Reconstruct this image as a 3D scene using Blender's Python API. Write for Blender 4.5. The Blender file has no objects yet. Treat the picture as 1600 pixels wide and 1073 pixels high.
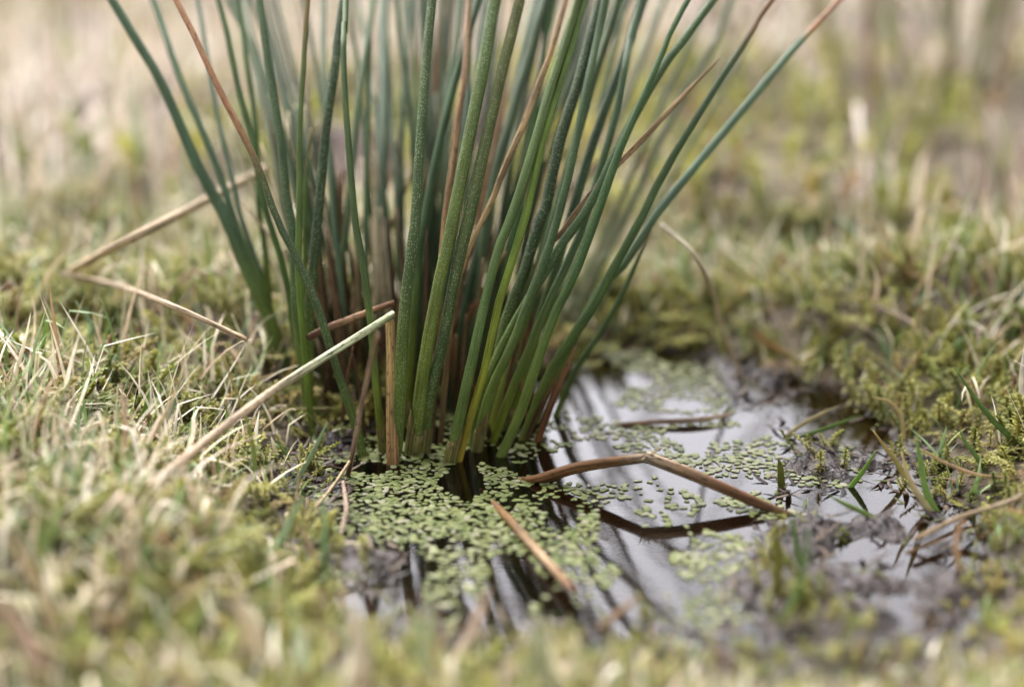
import bpy, math, random, time
_T0 = time.time()
import numpy as np
from mathutils import Vector

random.seed(7)
rng = np.random.default_rng(11)
SC = bpy.context.scene
COL = SC.collection

# ------------------------------------------------------------------ camera
PITCH = math.radians(17.0)
CAM_H = 0.1195
LENS = 60.0
cam_data = bpy.data.cameras.new('camera')
cam = bpy.data.objects.new('camera', cam_data)
COL.objects.link(cam)
cam.location = (0, 0, CAM_H)
cam.rotation_euler = (math.pi / 2 - PITCH, 0, 0)
cam_data.lens = LENS
cam_data.sensor_width = 36.0
cam_data.clip_start = 0.005
cam_data.clip_end = 300.0
cam_data.dof.use_dof = True
cam_data.dof.focus_distance = 0.324
cam_data.dof.aperture_fstop = 6.0
SC.camera = cam

# ------------------------------------------------------------------ sky
SUN_EL, SUN_AZ = math.radians(50), math.radians(-29)
world = bpy.data.worlds.new('World')
SC.world = world
world.use_nodes = True
wt = world.node_tree
wt.nodes.clear()
w_out = wt.nodes.new('ShaderNodeOutputWorld')
w_bg = wt.nodes.new('ShaderNodeBackground')
w_hs = wt.nodes.new('ShaderNodeHueSaturation')
w_sky = wt.nodes.new('ShaderNodeTexSky')
w_sky.sky_type = 'NISHITA'
w_sky.sun_disc = False
w_sky.sun_elevation = SUN_EL
w_sky.sun_rotation = SUN_AZ
w_sky.air_density = 1.0
w_sky.dust_density = 6.0
w_sky.ozone_density = 1.0
w_hs.inputs['Saturation'].default_value = 0.15
w_tint = wt.nodes.new('ShaderNodeMix')
w_tint.data_type = 'RGBA'
w_tint.blend_type = 'MULTIPLY'
w_tint.inputs[0].default_value = 1.0
w_tint.inputs[7].default_value = (0.985, 0.975, 1.03, 1.0)   # cool grey cloud
w_bg.inputs['Strength'].default_value = 0.15
wt.links.new(w_sky.outputs[0], w_hs.inputs['Color'])
wt.links.new(w_hs.outputs[0], w_tint.inputs[6])
wt.links.new(w_tint.outputs[2], w_bg.inputs['Color'])
wt.links.new(w_bg.outputs[0], w_out.inputs['Surface'])

# ------------------------------------------------------------------ sun behind cloud
sun_data = bpy.data.lights.new('sun', 'SUN')
sun_data.energy = 1.5
sun_data.angle = math.radians(45)
sun_data.color = (1.0, 0.975, 0.94)
sun = bpy.data.objects.new('sun', sun_data)
COL.objects.link(sun)
_sd = Vector((math.sin(SUN_AZ) * math.cos(SUN_EL), math.cos(SUN_AZ) * math.cos(SUN_EL), math.sin(SUN_EL)))
sun.rotation_euler = (-_sd).to_track_quat('-Z', 'Y').to_euler()
sun.location = (0, 0, 3)

SC.view_settings.view_transform = 'Standard'
SC.view_settings.look = 'None'
SC.view_settings.gamma = 1.0
SC.view_settings.exposure = 2.0
SC.view_settings.use_curve_mapping = False
SC.render.engine = 'CYCLES'
SC.cycles.use_denoising = True
SC.cycles.max_bounces = 8
SC.cycles.transparent_max_bounces = 8
SC.cycles.caustics_reflective = False
SC.cycles.caustics_refractive = False

# ------------------------------------------------------------------ pixel <-> place
FPX = LENS / 36.0 * 1600.0
CP, SP = math.cos(PITCH), math.sin(PITCH)

def ray(px, py):
    a = (px - 800.0) / FPX
    b = -(py - 536.5) / FPX
    return np.array([a, CP + b * SP, -SP + b * CP])

def at_z(px, py, z=0.0):
    d = ray(px, py)
    t = (z - CAM_H) / d[2]
    return np.array([0, 0, CAM_H]) + d * t

def at_plane(px, py, yb, zb, k):
    """the point on the sight line that lies on the leaning plane y = yb + k (z - zb)"""
    d = ray(px, py)
    t = (yb + k * (CAM_H - zb)) / (d[1] - k * d[2])
    return np.array([0, 0, CAM_H]) + d * t

def at_curve(px, py, yb, zb, k):
    """the same for a stem that leaves its root nearly upright and arches back with height"""
    ke = k
    for _ in range(12):
        p = at_plane(px, py, yb, zb, ke)
        ke = 0.5 * ke + 0.5 * k * min(1.0, -0.5 + 1.5 * max(p[2] - zb, 0) / 0.085)
    return p

def depth_of(p):
    return p[1] * CP + (CAM_H - p[2]) * SP

def lin(c):
    r = []
    for v in c:
        v = v / 255.0
        r.append(v / 12.92 if v <= 0.04045 else ((v + 0.055) / 1.055) ** 2.4)
    return np.array(r)

# ------------------------------------------------------------------ noise
def _hash(ix, iy, s):
    n = (ix.astype(np.int64) * 374761393 + iy.astype(np.int64) * 668265263 + s * 974634777) & 0x7fffffff
    n = (n ^ (n >> 13)) * 1274126177 & 0x7fffffff
    n = (n ^ (n >> 16)) & 0xffff
    return n / 65535.0

def vnoise(x, y, s=0):
    ix, iy = np.floor(x), np.floor(y)
    fx, fy = x - ix, y - iy
    fx = fx * fx * (3 - 2 * fx)
    fy = fy * fy * (3 - 2 * fy)
    a, b = _hash(ix, iy, s), _hash(ix + 1, iy, s)
    c, d = _hash(ix, iy + 1, s), _hash(ix + 1, iy + 1, s)
    return (a * (1 - fx) + b * fx) * (1 - fy) + (c * (1 - fx) + d * fx) * fy - 0.5

def fbm(x, y, wl, octv=3, s=0):
    r, amp, f = 0.0, 1.0, 1.0 / wl
    for o in range(octv):
        r = r + amp * vnoise(x * f + 17.3 * o, y * f - 9.1 * o, s + o)
        amp *= 0.5
        f *= 2.03
    return r

def sstep(a, b, x):
    t = np.clip((x - a) / (b - a), 0, 1)
    return t * t * (3 - 2 * t)

def poly_px(pts):
    return np.array([at_z(px, py, 0.0)[:2] for px, py in pts])

def sdf(x, y, P):
    """signed distance to a polygon, negative inside"""
    x, y = np.asarray(x, float), np.asarray(y, float)
    d2 = np.full(x.shape, 1e9)
    inside = np.zeros(x.shape, bool)
    n = len(P)
    for i in range(n):
        ax, ay = P[i]
        bx, by = P[(i + 1) % n]
        ex, ey = bx - ax, by - ay
        t = np.clip(((x - ax) * ex + (y - ay) * ey) / (ex * ex + ey * ey), 0, 1)
        d2 = np.minimum(d2, (x - ax - t * ex) ** 2 + (y - ay - t * ey) ** 2)
        c = (ay > y) != (by > y)
        with np.errstate(divide='ignore', invalid='ignore'):
            xx = ax + (y - ay) * ex / (ey if ey != 0 else 1e-12)
        inside ^= c & (x < xx)
    d = np.sqrt(d2)
    return np.where(inside, -d, d)

POND = poly_px([(505, 700), (530, 668), (600, 640), (740, 600), (860, 575), (935, 548), (1010, 540), (1090, 548),
                (1130, 590), (1170, 640), (1230, 690), (1265, 750), (1270, 820), (1235, 880), (1220, 980), (1120, 1005),
                (1000, 985), (900, 985), (780, 978), (680, 972), (600, 935), (540, 890), (500, 840), (490, 770)])
WET = poly_px([(500, 705), (525, 665), (600, 636), (740, 596), (860, 571), (930, 551), (1010, 543), (1100, 548),
               (1190, 585), (1300, 615), (1360, 655), (1420, 700), (1430, 760), (1500, 810), (1540, 870), (1500, 945),
               (1440, 1010), (1300, 1045), (1130, 1040), (1000, 1000), (900, 996), (780, 990), (680, 985), (610, 955),
               (560, 925), (510, 890), (470, 850), (462, 770), (478, 725)])

def height(x, y):
    x, y = np.asarray(x, float), np.asarray(y, float)
    d = sdf(x, y, POND)
    m = sdf(x, y, WET)
    wob = fbm(x, y, 0.030, 3, 5) * 0.010
    d = d + wob
    m = m + wob
    r = np.hypot(x - 0.02, y - 0.31)
    tus = fbm(x, y, 0.055, 3, 1)
    big = fbm(x, y, 0.26, 2, 3)
    bank = 0.0085 * sstep(0.0, 0.028, m) + 0.011 * sstep(0.025, 0.22, m)
    bank = bank + sstep(0.004, 0.05, m) * 0.019 * tus + sstep(0.12, 0.6, m) * 0.055 * big
    front = sstep(0.262, 0.222, y)
    bank = bank * (1 - 0.72 * front)
    bank = bank + sstep(4.0, 20.0, r) * 1.2 * fbm(x, y, 9.0, 2, 9)
    bank = np.where(m > 0.012, np.maximum(bank, 0.003), np.maximum(bank, -0.002))
    mud = -0.0006 + 0.0036 * fbm(x, y, 0.014, 3, 21) + 0.0036 * fbm(x, y, 0.0045, 3, 23)
    pond = -0.011 * sstep(0.0, 0.022, -d) + 0.003 * fbm(x, y, 0.012, 2, 31)
    wetz = mud * sstep(-0.012, 0.003, d) + pond * (1 - sstep(-0.012, 0.003, d))
    k = sstep(0.0, 0.008, m)
    return wetz * (1 - k) + np.maximum(bank, 0.0005) * k + k * 0.0016 * fbm(x, y, 0.006, 2, 41)

def h1(x, y):
    return float(height(np.array([x]), np.array([y]))[0])

def on_ground(px, py):
    z = 0.005
    for _ in range(14):
        p = at_z(px, py, z)
        z = 0.5 * z + 0.5 * h1(p[0], p[1])
    return at_z(px, py, z)

# ------------------------------------------------------------------ materials
def new_mat(name):
    m = bpy.data.materials.new(name)
    m.use_nodes = True
    nt = m.node_tree
    nt.nodes.clear()
    out = nt.nodes.new('ShaderNodeOutputMaterial')
    return m, nt, out

def N(nt, t, **kw):
    n = nt.nodes.new(t)
    for k, v in kw.items():
        if k.startswith('i_'):
            key = k[2:].replace('_', ' ')
            n.inputs[key].default_value = v
        else:
            setattr(n, k, v)
    return n

def math_n(nt, op, a, b=None, clamp=False):
    n = N(nt, 'ShaderNodeMath', operation=op, use_clamp=clamp)
    for i, v in enumerate((a, b)):
        if v is None:
            continue
        if isinstance(v, (int, float)):
            n.inputs[i].default_value = v
        else:
            nt.links.new(v, n.inputs[i])
    return n.outputs[0]

def mix_rgb(nt, fac, a, b, blend='MIX'):
    n = N(nt, 'ShaderNodeMix', data_type='RGBA', blend_type=blend)
    for s, v in ((n.inputs[0], fac), (n.inputs[6], a), (n.inputs[7], b)):
        if isinstance(v, (int, float)):
            s.default_value = v
        elif isinstance(v, (tuple, list)):
            s.default_value = (*v, 1.0)
        else:
            nt.links.new(v, s)
    return n.outputs[2]

def maprange(nt, v, a, b, c=0.0, d=1.0):
    n = N(nt, 'ShaderNodeMapRange')
    nt.links.new(v, n.inputs[0])
    for i, q in enumerate((a, b, c, d)):
        n.inputs[i + 1].default_value = q
    return n.outputs[0]

def stem_material(name, dead=False, gain=1.0):
    m, nt, out = new_mat(name)
    L = nt.links.new
    bs = N(nt, 'ShaderNodeBsdfPrincipled')
    att = N(nt, 'ShaderNodeAttribute', attribute_name='Col')
    uv = N(nt, 'ShaderNodeUVMap')
    # fine lengthwise striation
    mp = N(nt, 'ShaderNodeMapping')
    mp.inputs['Scale'].default_value = (2.3 if dead else 2.8, 0.07 if dead else 0.13, 1)
    L(uv.outputs[0], mp.inputs[0])
    st = N(nt, 'ShaderNodeTexNoise', i_Scale=1.0, i_Detail=2.0)
    L(mp.outputs[0], st.inputs['Vector'])
    stv = maprange(nt, st.outputs[0], 0.34 if dead else 0.3, 0.66 if dead else 0.7, 0.42 if dead else 0.70, 1.45 if dead else 1.25)
    # broad mottling
    mp2 = N(nt, 'ShaderNodeMapping')
    mp2.inputs['Scale'].default_value = (0.35, 0.12, 1)
    L(uv.outputs[0], mp2.inputs[0])
    mo = N(nt, 'ShaderNodeTexNoise', i_Scale=1.0, i_Detail=3.0)
    L(mp2.outputs[0], mo.inputs['Vector'])
    mov = maprange(nt, mo.outputs[0], 0.3, 0.7, 0.78, 1.2)
    g = N(nt, 'ShaderNodeCombineXYZ')
    hue = (0.94, 0.98, 0.88) if dead else (1.18, 0.97, 0.78)
    mm = math_n(nt, 'MULTIPLY', math_n(nt, 'MULTIPLY', stv, mov), gain)
    for i in range(3):
        L(math_n(nt, 'MULTIPLY', mm, hue[i]), g.inputs[i])
    col = mix_rgb(nt, 1.0, att.outputs['Color'], g.outputs[0], 'MULTIPLY')
    bump_src = stv
    if dead:
        # dark fungal specks
        mp3 = N(nt, 'ShaderNodeMapping')
        mp3.inputs['Scale'].default_value = (1.5, 0.55, 1)
        L(uv.outputs[0], mp3.inputs[0])
        sp = N(nt, 'ShaderNodeTexNoise', i_Scale=1.0, i_Detail=4.0, i_Roughness=0.65)
        L(mp3.outputs[0], sp.inputs['Vector'])
        spm = maprange(nt, sp.outputs[0], 0.55, 0.63, 0.0, 0.8)
        col = mix_rgb(nt, spm, col, (0.035, 0.02, 0.012))
        bs.inputs['Roughness'].default_value = 0.62
        bs.inputs['Specular IOR Level'].default_value = 0.2
    else:
        # pale papillae standing in loose transverse rows
        mp3 = N(nt, 'ShaderNodeMapping')
        mp3.inputs['Scale'].default_value = (2.3, 1.55, 1)
        L(uv.outputs[0], mp3.inputs[0])
        vo = N(nt, 'ShaderNodeTexVoronoi', voronoi_dimensions='2D', feature='F1', i_Scale=1.0, i_Randomness=0.72)
        L(mp3.outputs[0], vo.inputs['Vector'])
        dm = maprange(nt, vo.outputs['Distance'], 0.17, 0.30, 1.0, 0.0)
        rv = N(nt, 'ShaderNodeSeparateColor')
        L(vo.outputs['Color'], rv.inputs[0])
        keep = maprange(nt, rv.outputs[0], 0.30, 0.75, 0.0, 1.0)
        dm = math_n(nt, 'MULTIPLY', math_n(nt, 'MULTIPLY', dm, keep), maprange(nt, mo.outputs[0], 0.36, 0.6, 0.25, 1.0))
        dm = math_n(nt, 'MULTIPLY', dm, att.outputs['Alpha'], clamp=True)
        col = mix_rgb(nt, dm, col, (0.25, 0.29, 0.18))
        # withered, reddish lengths carry dark specks
        sc = N(nt, 'ShaderNodeSeparateColor')
        L(att.outputs['Color'], sc.inputs[0])
        red = math_n(nt, 'MULTIPLY', math_n(nt, 'SUBTRACT', sc.outputs[0], sc.outputs[1]), 9.0, clamp=True)
        mp4 = N(nt, 'ShaderNodeMapping')
        mp4.inputs['Scale'].default_value = (0.9, 0.4, 1)
        L(uv.outputs[0], mp4.inputs[0])
        sp = N(nt, 'ShaderNodeTexNoise', i_Scale=1.0, i_Detail=4.0, i_Roughness=0.7)
        L(mp4.outputs[0], sp.inputs['Vector'])
        spm = math_n(nt, 'MULTIPLY', maprange(nt, sp.outputs[0], 0.52, 0.66, 0.0, 0.8), red)
        col = mix_rgb(nt, spm, col, (0.05, 0.028, 0.018))
        bump_src = math_n(nt, 'ADD', math_n(nt, 'MULTIPLY', dm, 1.2), stv)
        bs.inputs['Roughness'].default_value = 0.55
        bs.inputs['Specular IOR Level'].default_value = 0.22
    bp = N(nt, 'ShaderNodeBump', i_Strength=0.6, i_Distance=0.00018)
    L(bump_src, bp.inputs['Height'])
    L(bp.outputs[0], bs.inputs['Normal'])
    L(col, bs.inputs['Base Color'])
    L(bs.outputs[0], out.inputs[0])
    return m

def leaf_material(name, transl=0.3, rough=0.55, spec=0.3, gain=1.0):
    m, nt, out = new_mat(name)
    L = nt.links.new
    bs = N(nt, 'ShaderNodeBsdfPrincipled')
    att = N(nt, 'ShaderNodeAttribute', attribute_name='Col')
    geo = N(nt, 'ShaderNodeNewGeometry')
    no = N(nt, 'ShaderNodeTexNoise', i_Scale=420.0, i_Detail=2.0)
    L(geo.outputs['Position'], no.inputs['Vector'])
    v = maprange(nt, no.outputs[0], 0.3, 0.7, 0.80 * gain, 1.18 * gain)
    g = N(nt, 'ShaderNodeCombineXYZ')
    for i in range(3):
        L(v, g.inputs[i])
    col = mix_rgb(nt, 1.0, att.outputs['Color'], g.outputs[0], 'MULTIPLY')
    L(col, bs.inputs['Base Color'])
    bs.inputs['Roughness'].default_value = rough
    bs.inputs['Specular IOR Level'].default_value = spec
    tr = N(nt, 'ShaderNodeBsdfTranslucent')
    L(col, tr.inputs['Color'])
    mx = N(nt, 'ShaderNodeMixShader')
    mx.inputs[0].default_value = transl
    L(bs.outputs[0], mx.inputs[1])
    L(tr.outputs[0], mx.inputs[2])
    L(mx.outputs[0], out.inputs[0])
    return m

def ground_material():
    m, nt, out = new_mat('peaty_ground')
    L = nt.links.new
    bs = N(nt, 'ShaderNodeBsdfPrincipled')
    geo = N(nt, 'ShaderNodeNewGeometry')
    att = N(nt, 'ShaderNodeAttribute', attribute_name='wet')
    n1 = N(nt, 'ShaderNodeTexNoise', i_Scale=160.0, i_Detail=5.0, i_Roughness=0.65)
    n2 = N(nt, 'ShaderNodeTexNoise', i_Scale=18.0, i_Detail=4.0)
    n3 = N(nt, 'ShaderNodeTexNoise', i_Scale=900.0, i_Detail=3.0)
    for n in (n1, n2, n3):
        L(geo.outputs['Position'], n.inputs['Vector'])
    dry = mix_rgb(nt, maprange(nt, n1.outputs[0], 0.35, 0.65), (0.04, 0.032, 0.016), (0.12, 0.098, 0.05))
    dry = mix_rgb(nt, maprange(nt, n2.outputs[0], 0.40, 0.60), dry, (0.055, 0.036, 0.028))
    wet = mix_rgb(nt, maprange(nt, n1.outputs[0], 0.35, 0.65), (0.012, 0.008, 0.006), (0.045, 0.033, 0.028))
    col = mix_rgb(nt, att.outputs['Fac'], dry, wet)
    L(col, bs.inputs['Base Color'])
    L(maprange(nt, att.outputs['Fac'], 0, 1, 0.85, 0.30), bs.inputs['Roughness'])
    bs.inputs['Specular IOR Level'].default_value = 0.22
    hh = math_n(nt, 'ADD', n1.outputs[0], math_n(nt, 'MULTIPLY', n3.outputs[0], 0.35))
    bp = N(nt, 'ShaderNodeBump', i_Strength=0.9, i_Distance=0.0022)
    L(hh, bp.inputs['Height'])
    L(bp.outputs[0], bs.inputs['Normal'])
    L(bs.outputs[0], out.inputs[0])
    return m

def water_material():
    m, nt, out = new_mat('bog_water')
    L = nt.links.new
    geo = N(nt, 'ShaderNodeNewGeometry')
    n1 = N(nt, 'ShaderNodeTexNoise', i_Scale=55.0, i_Detail=2.0)
    L(geo.outputs['Position'], n1.inputs['Vector'])
    bp = N(nt, 'ShaderNodeBump', i_Strength=0.10, i_Distance=0.0012)
    L(n1.outputs[0], bp.inputs['Height'])
    fr = N(nt, 'ShaderNodeFresnel', i_IOR=1.48)
    L(bp.outputs[0], fr.inputs['Normal'])
    gl = N(nt, 'ShaderNodeBsdfGlossy')
    gl.inputs['Color'].default_value = (1, 1, 1, 1)
    gl.inputs['Roughness'].default_value = 0.06
    L(bp.outputs[0], gl.inputs['Normal'])
    tr = N(nt, 'ShaderNodeBsdfTransparent')
    tr.inputs['Color'].default_value = (0.48, 0.32, 0.17, 1)
    mx = N(nt, 'ShaderNodeMixShader')
    L(fr.outputs[0], mx.inputs[0])
    L(tr.outputs[0], mx.inputs[1])
    L(gl.outputs[0], mx.inputs[2])
    L(mx.outputs[0], out.inputs[0])
    return m

M_STEM = stem_material('rush_stem_green', False, 0.51)
M_DEAD = stem_material('rush_stem_dead', True, 0.66)
M_GRASS = leaf_material('grass_leaf', 0.22, 0.5, 0.2, 0.80)
M_MOSS = leaf_material('moss_leaf', 0.35, 0.6, 0.2, 0.80)
M_DUCK = leaf_material('duckweed_frond', 0.12, 0.45, 0.2, 0.39)
M_GROUND = ground_material()
M_WATER = water_material()

# ------------------------------------------------------------------ mesh helpers
def tag(o, label=None, cat=None, group=None, kind=None):
    if label: o['label'] = label
    if cat: o['category'] = cat
    if group: o['group'] = group
    if kind: o['kind'] = kind
    return o

def mesh_np(name, V, quads=None, tris=None, col=None, uv=None, smooth=True):
    """mesh from arrays; col is RGBA per vertex, uv per vertex"""
    V = np.asarray(V, np.float32)
    me = bpy.data.meshes.new(name)
    nq = 0 if quads is None else len(quads)
    nt_ = 0 if tris is None else len(tris)
    idx, start, pos = [], [], 0
    if nq:
        idx.append(np.asarray(quads, np.int32).ravel())
        start.append(np.arange(nq, dtype=np.int32) * 4)
        pos = nq * 4
    if nt_:
        idx.append(np.asarray(tris, np.int32).ravel())
        start.append(pos + np.arange(nt_, dtype=np.int32) * 3)
    idx = np.concatenate(idx)
    start = np.concatenate(start)
    me.vertices.add(len(V))
    me.vertices.foreach_set('co', V.ravel())
    me.loops.add(len(idx))
    me.loops.foreach_set('vertex_index', idx)
    me.polygons.add(len(start))
    me.polygons.foreach_set('loop_start', start)
    me.polygons.foreach_set('use_smooth', np.full(len(start), smooth))
    if col is not None:
        a = me.color_attributes.new('Col', 'FLOAT_COLOR', 'POINT')
        c = np.ones((len(V), 4), np.float32)
        col = np.asarray(col, np.float32)
        c[:, :col.shape[1]] = col
        a.data.foreach_set('color', c.ravel())
    if uv is not None:
        u = me.uv_layers.new(name='UVMap')
        u.data.foreach_set('uv', np.asarray(uv, np.float32)[idx].ravel())
    me.update(calc_edges=True)
    me.validate()
    return me

def obj(name, me, mat=None, parent=None):
    o = bpy.data.objects.new(name, me)
    COL.objects.link(o)
    if mat and me and not me.materials:
        me.materials.append(mat)
    if parent is not None:
        o.parent = parent
    return o

def empty(name, loc):
    o = bpy.data.objects.new(name, None)
    COL.objects.link(o)
    o.location = loc
    o.empty_display_size = 0.01
    return o

def catmull(P, n):
    P = np.asarray(P, float)
    if len(P) == 2:
        t = np.linspace(0, 1, n)[:, None]
        return P[0] * (1 - t) + P[1] * t
    seg = np.linalg.norm(np.diff(P, axis=0), axis=1)
    s = np.concatenate([[0], np.cumsum(np.sqrt(seg + 1e-12))])
    Q = np.vstack([2 * P[0] - P[1], P, 2 * P[-1] - P[-2]])
    ts = np.linspace(0, s[-1], n)
    out = []
    for t in ts:
        i = min(np.searchsorted(s, t, side='right') - 1, len(P) - 2)
        u = (t - s[i]) / (s[i + 1] - s[i])
        p0, p1, p2, p3 = Q[i], Q[i + 1], Q[i + 2], Q[i + 3]
        out.append(0.5 * ((2 * p1) + (-p0 + p2) * u + (2 * p0 - 5 * p1 + 4 * p2 - p3) * u * u + (-p0 + 3 * p1 - 3 * p2 + p3) * u ** 3))
    return np.array(out)

def tube(P, R, stops, nseg=30, sides=12, flat=1.0, rough=0.0, dots=0.0, ridge=0.0, twist=0.0, smooth_path=True, cap=True, seed=0):
    """tapered tube along P with radii R (per control point); stops = [(t, srgb), ...] along the length"""
    P = np.asarray(P, float)
    R = np.asarray(R, float)
    if smooth_path:
        PR = catmull(np.hstack([P, R[:, None] * 1.0]), nseg)
    else:
        s = np.concatenate([[0], np.cumsum(np.linalg.norm(np.diff(P, axis=0), axis=1))])
        t = np.unique(np.concatenate([np.linspace(0, s[-1], nseg), s]))
        PR = np.stack([np.interp(t, s, c) for c in [P[:, 0], P[:, 1], P[:, 2], R]], 1)
    C, rad = PR[:, :3], np.maximum(PR[:, 3], 2e-5)
    n = len(C)
    T = np.gradient(C, axis=0)
    T /= np.linalg.norm(T, axis=1)[:, None] + 1e-12
    r = np.random.default_rng(seed)
    up = np.array([0, 1.0, 0.3])
    a = np.cross(T[0], up)
    a /= np.linalg.norm(a) + 1e-12
    L = np.concatenate([[0], np.cumsum(np.linalg.norm(np.diff(C, axis=0), axis=1))])
    V, UV, CO = [], [], []
    th = np.linspace(0, 2 * np.pi, sides, endpoint=False)
    mod = 1 + ridge * r.uniform(-1, 1, sides)
    offu, offv = r.uniform(0, 100), r.uniform(0, 100)
    ts = np.array([q[0] for q in stops])
    cs = np.array([lin(q[1]) for q in stops])
    wob = np.cumsum(r.normal(0, 1, n)) * rough
    wob -= np.linspace(wob[0], wob[-1], n)
    for i in range(n):
        a = a - T[i] * np.dot(a, T[i])
        a /= np.linalg.norm(a) + 1e-12
        b = np.cross(T[i], a)
        ang = th + twist * L[i] / L[-1]
        aa = a
        off = np.outer(np.cos(ang) * mod, aa) + np.outer(np.sin(ang) * mod * flat, b)
        V.append(C[i] + rad[i] * off * (1 + wob[i]))
        UV.append(np.stack([np.arange(sides) / sides * 2 * np.pi * R.max() * 1000 + offu, np.full(sides, L[i] * 1000 + offv)], 1))
        t = L[i] / L[-1]
        c = [np.interp(t, ts, cs[:, j]) for j in range(3)]
        CO.append(np.tile(np.array(c + [dots]), (sides, 1)))
    V, UV, CO = np.vstack(V), np.vstack(UV), np.vstack(CO)
    q = []
    for i in range(n - 1):
        for j in range(sides):
            k = (j + 1) % sides
            q.append((i * sides + j, i * sides + k, (i + 1) * sides + k, (i + 1) * sides + j))
    tr = []
    if cap:
        base = len(V)
        V = np.vstack([V, C[0], C[-1]])
        UV = np.vstack([UV, UV[0], UV[(n - 1) * sides]])
        CO = np.vstack([CO, CO[0], CO[(n - 1) * sides]])
        for j in range(sides):
            k = (j + 1) % sides
            tr.append((base, k, j))
            tr.append((base + 1, (n - 1) * sides + j, (n - 1) * sides + k))
    return V, np.array(q), (np.array(tr) if cap else None), CO, UV

def tube_obj(name, mat, parent, P, R, stops, **kw):
    V, q, t, c, uv = tube(P, R, stops, **kw)
    org = np.array(P[0], float)
    me = mesh_np(name, V - org, q, t, c, uv)
    o = obj(name, me, mat, parent)
    loc = Vector(org)
    if parent is not None:
        loc = loc - parent.location
    o.location = loc
    return o

# ------------------------------------------------------------------ ground
def graded(fa, fb, step, far, grow=1.16):
    g = list(np.arange(fa, fb + step / 2, step))
    s, v = step, g[-1]
    while v < far:
        s = s * grow
        v += s
        g.append(v)
    s, v, lo = step, g[0], []
    while v > -far:
        s = s * grow
        v -= s
        lo.append(v)
    return np.array(lo[::-1] + g)

gx = graded(-0.10, 0.125, 0.00115, 60, 1.085)
gy = graded(0.22, 0.425, 0.0014, 60, 1.085)
GX, GY = np.meshgrid(gx, gy)
GZ = height(GX.ravel(), GY.ravel())
V = np.stack([GX.ravel(), GY.ravel(), GZ], 1)
ny, nx = GX.shape
ii = (np.arange(ny - 1)[:, None] * nx + np.arange(nx - 1)[None, :]).ravel()
quads = np.stack([ii, ii + 1, ii + nx + 1, ii + nx], 1)
me = mesh_np('ground', V, quads)
wetv = sstep(0.012, -0.002, sdf(V[:, 0], V[:, 1], WET)).astype(np.float32)
a = me.attributes.new('wet', 'FLOAT', 'POINT')
a.data.foreach_set('value', wetv)
ground = obj('ground', me, M_GROUND)
tag(ground, 'dark peaty ground rising from the muddy pool into mossy turf', 'ground', kind='structure')

# ------------------------------------------------------------------ water
wx = np.linspace(-0.075, 0.15, 60)
wy = np.linspace(0.205, 0.44, 60)
WX, WY = np.meshgrid(wx, wy)
ii = (np.arange(59)[:, None] * 60 + np.arange(59)[None, :]).ravel()
me = mesh_np('water', np.stack([WX.ravel(), WY.ravel(), np.zeros(3600)], 1), np.stack([ii, ii + 1, ii + 61, ii + 60], 1))
water = obj('water', me, M_WATER)
tag(water, 'still dark bog pool reflecting the grey sky', 'water', kind='structure')

# ------------------------------------------------------------------ rush clump
DG = (70, 98, 54); DK = (56, 82, 48); LG = (98, 126, 58); BG = (94, 122, 90); PB = (142, 160, 138)
YG = (128, 148, 48); OL = (92, 104, 52); BR = (152, 112, 74); DB = (90, 66, 46); PK = (192, 160, 132)
ST = (206, 196, 160); RB = (126, 80, 48); GB = (96, 122, 52)

c0 = at_z(690, 640, 0)
clump = empty('rush_clump', (float(c0[0]), float(c0[1]), 0.0))
tag(clump, 'dense clump of tall dark green rush stems rising from the pool', 'rush plant')

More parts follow.
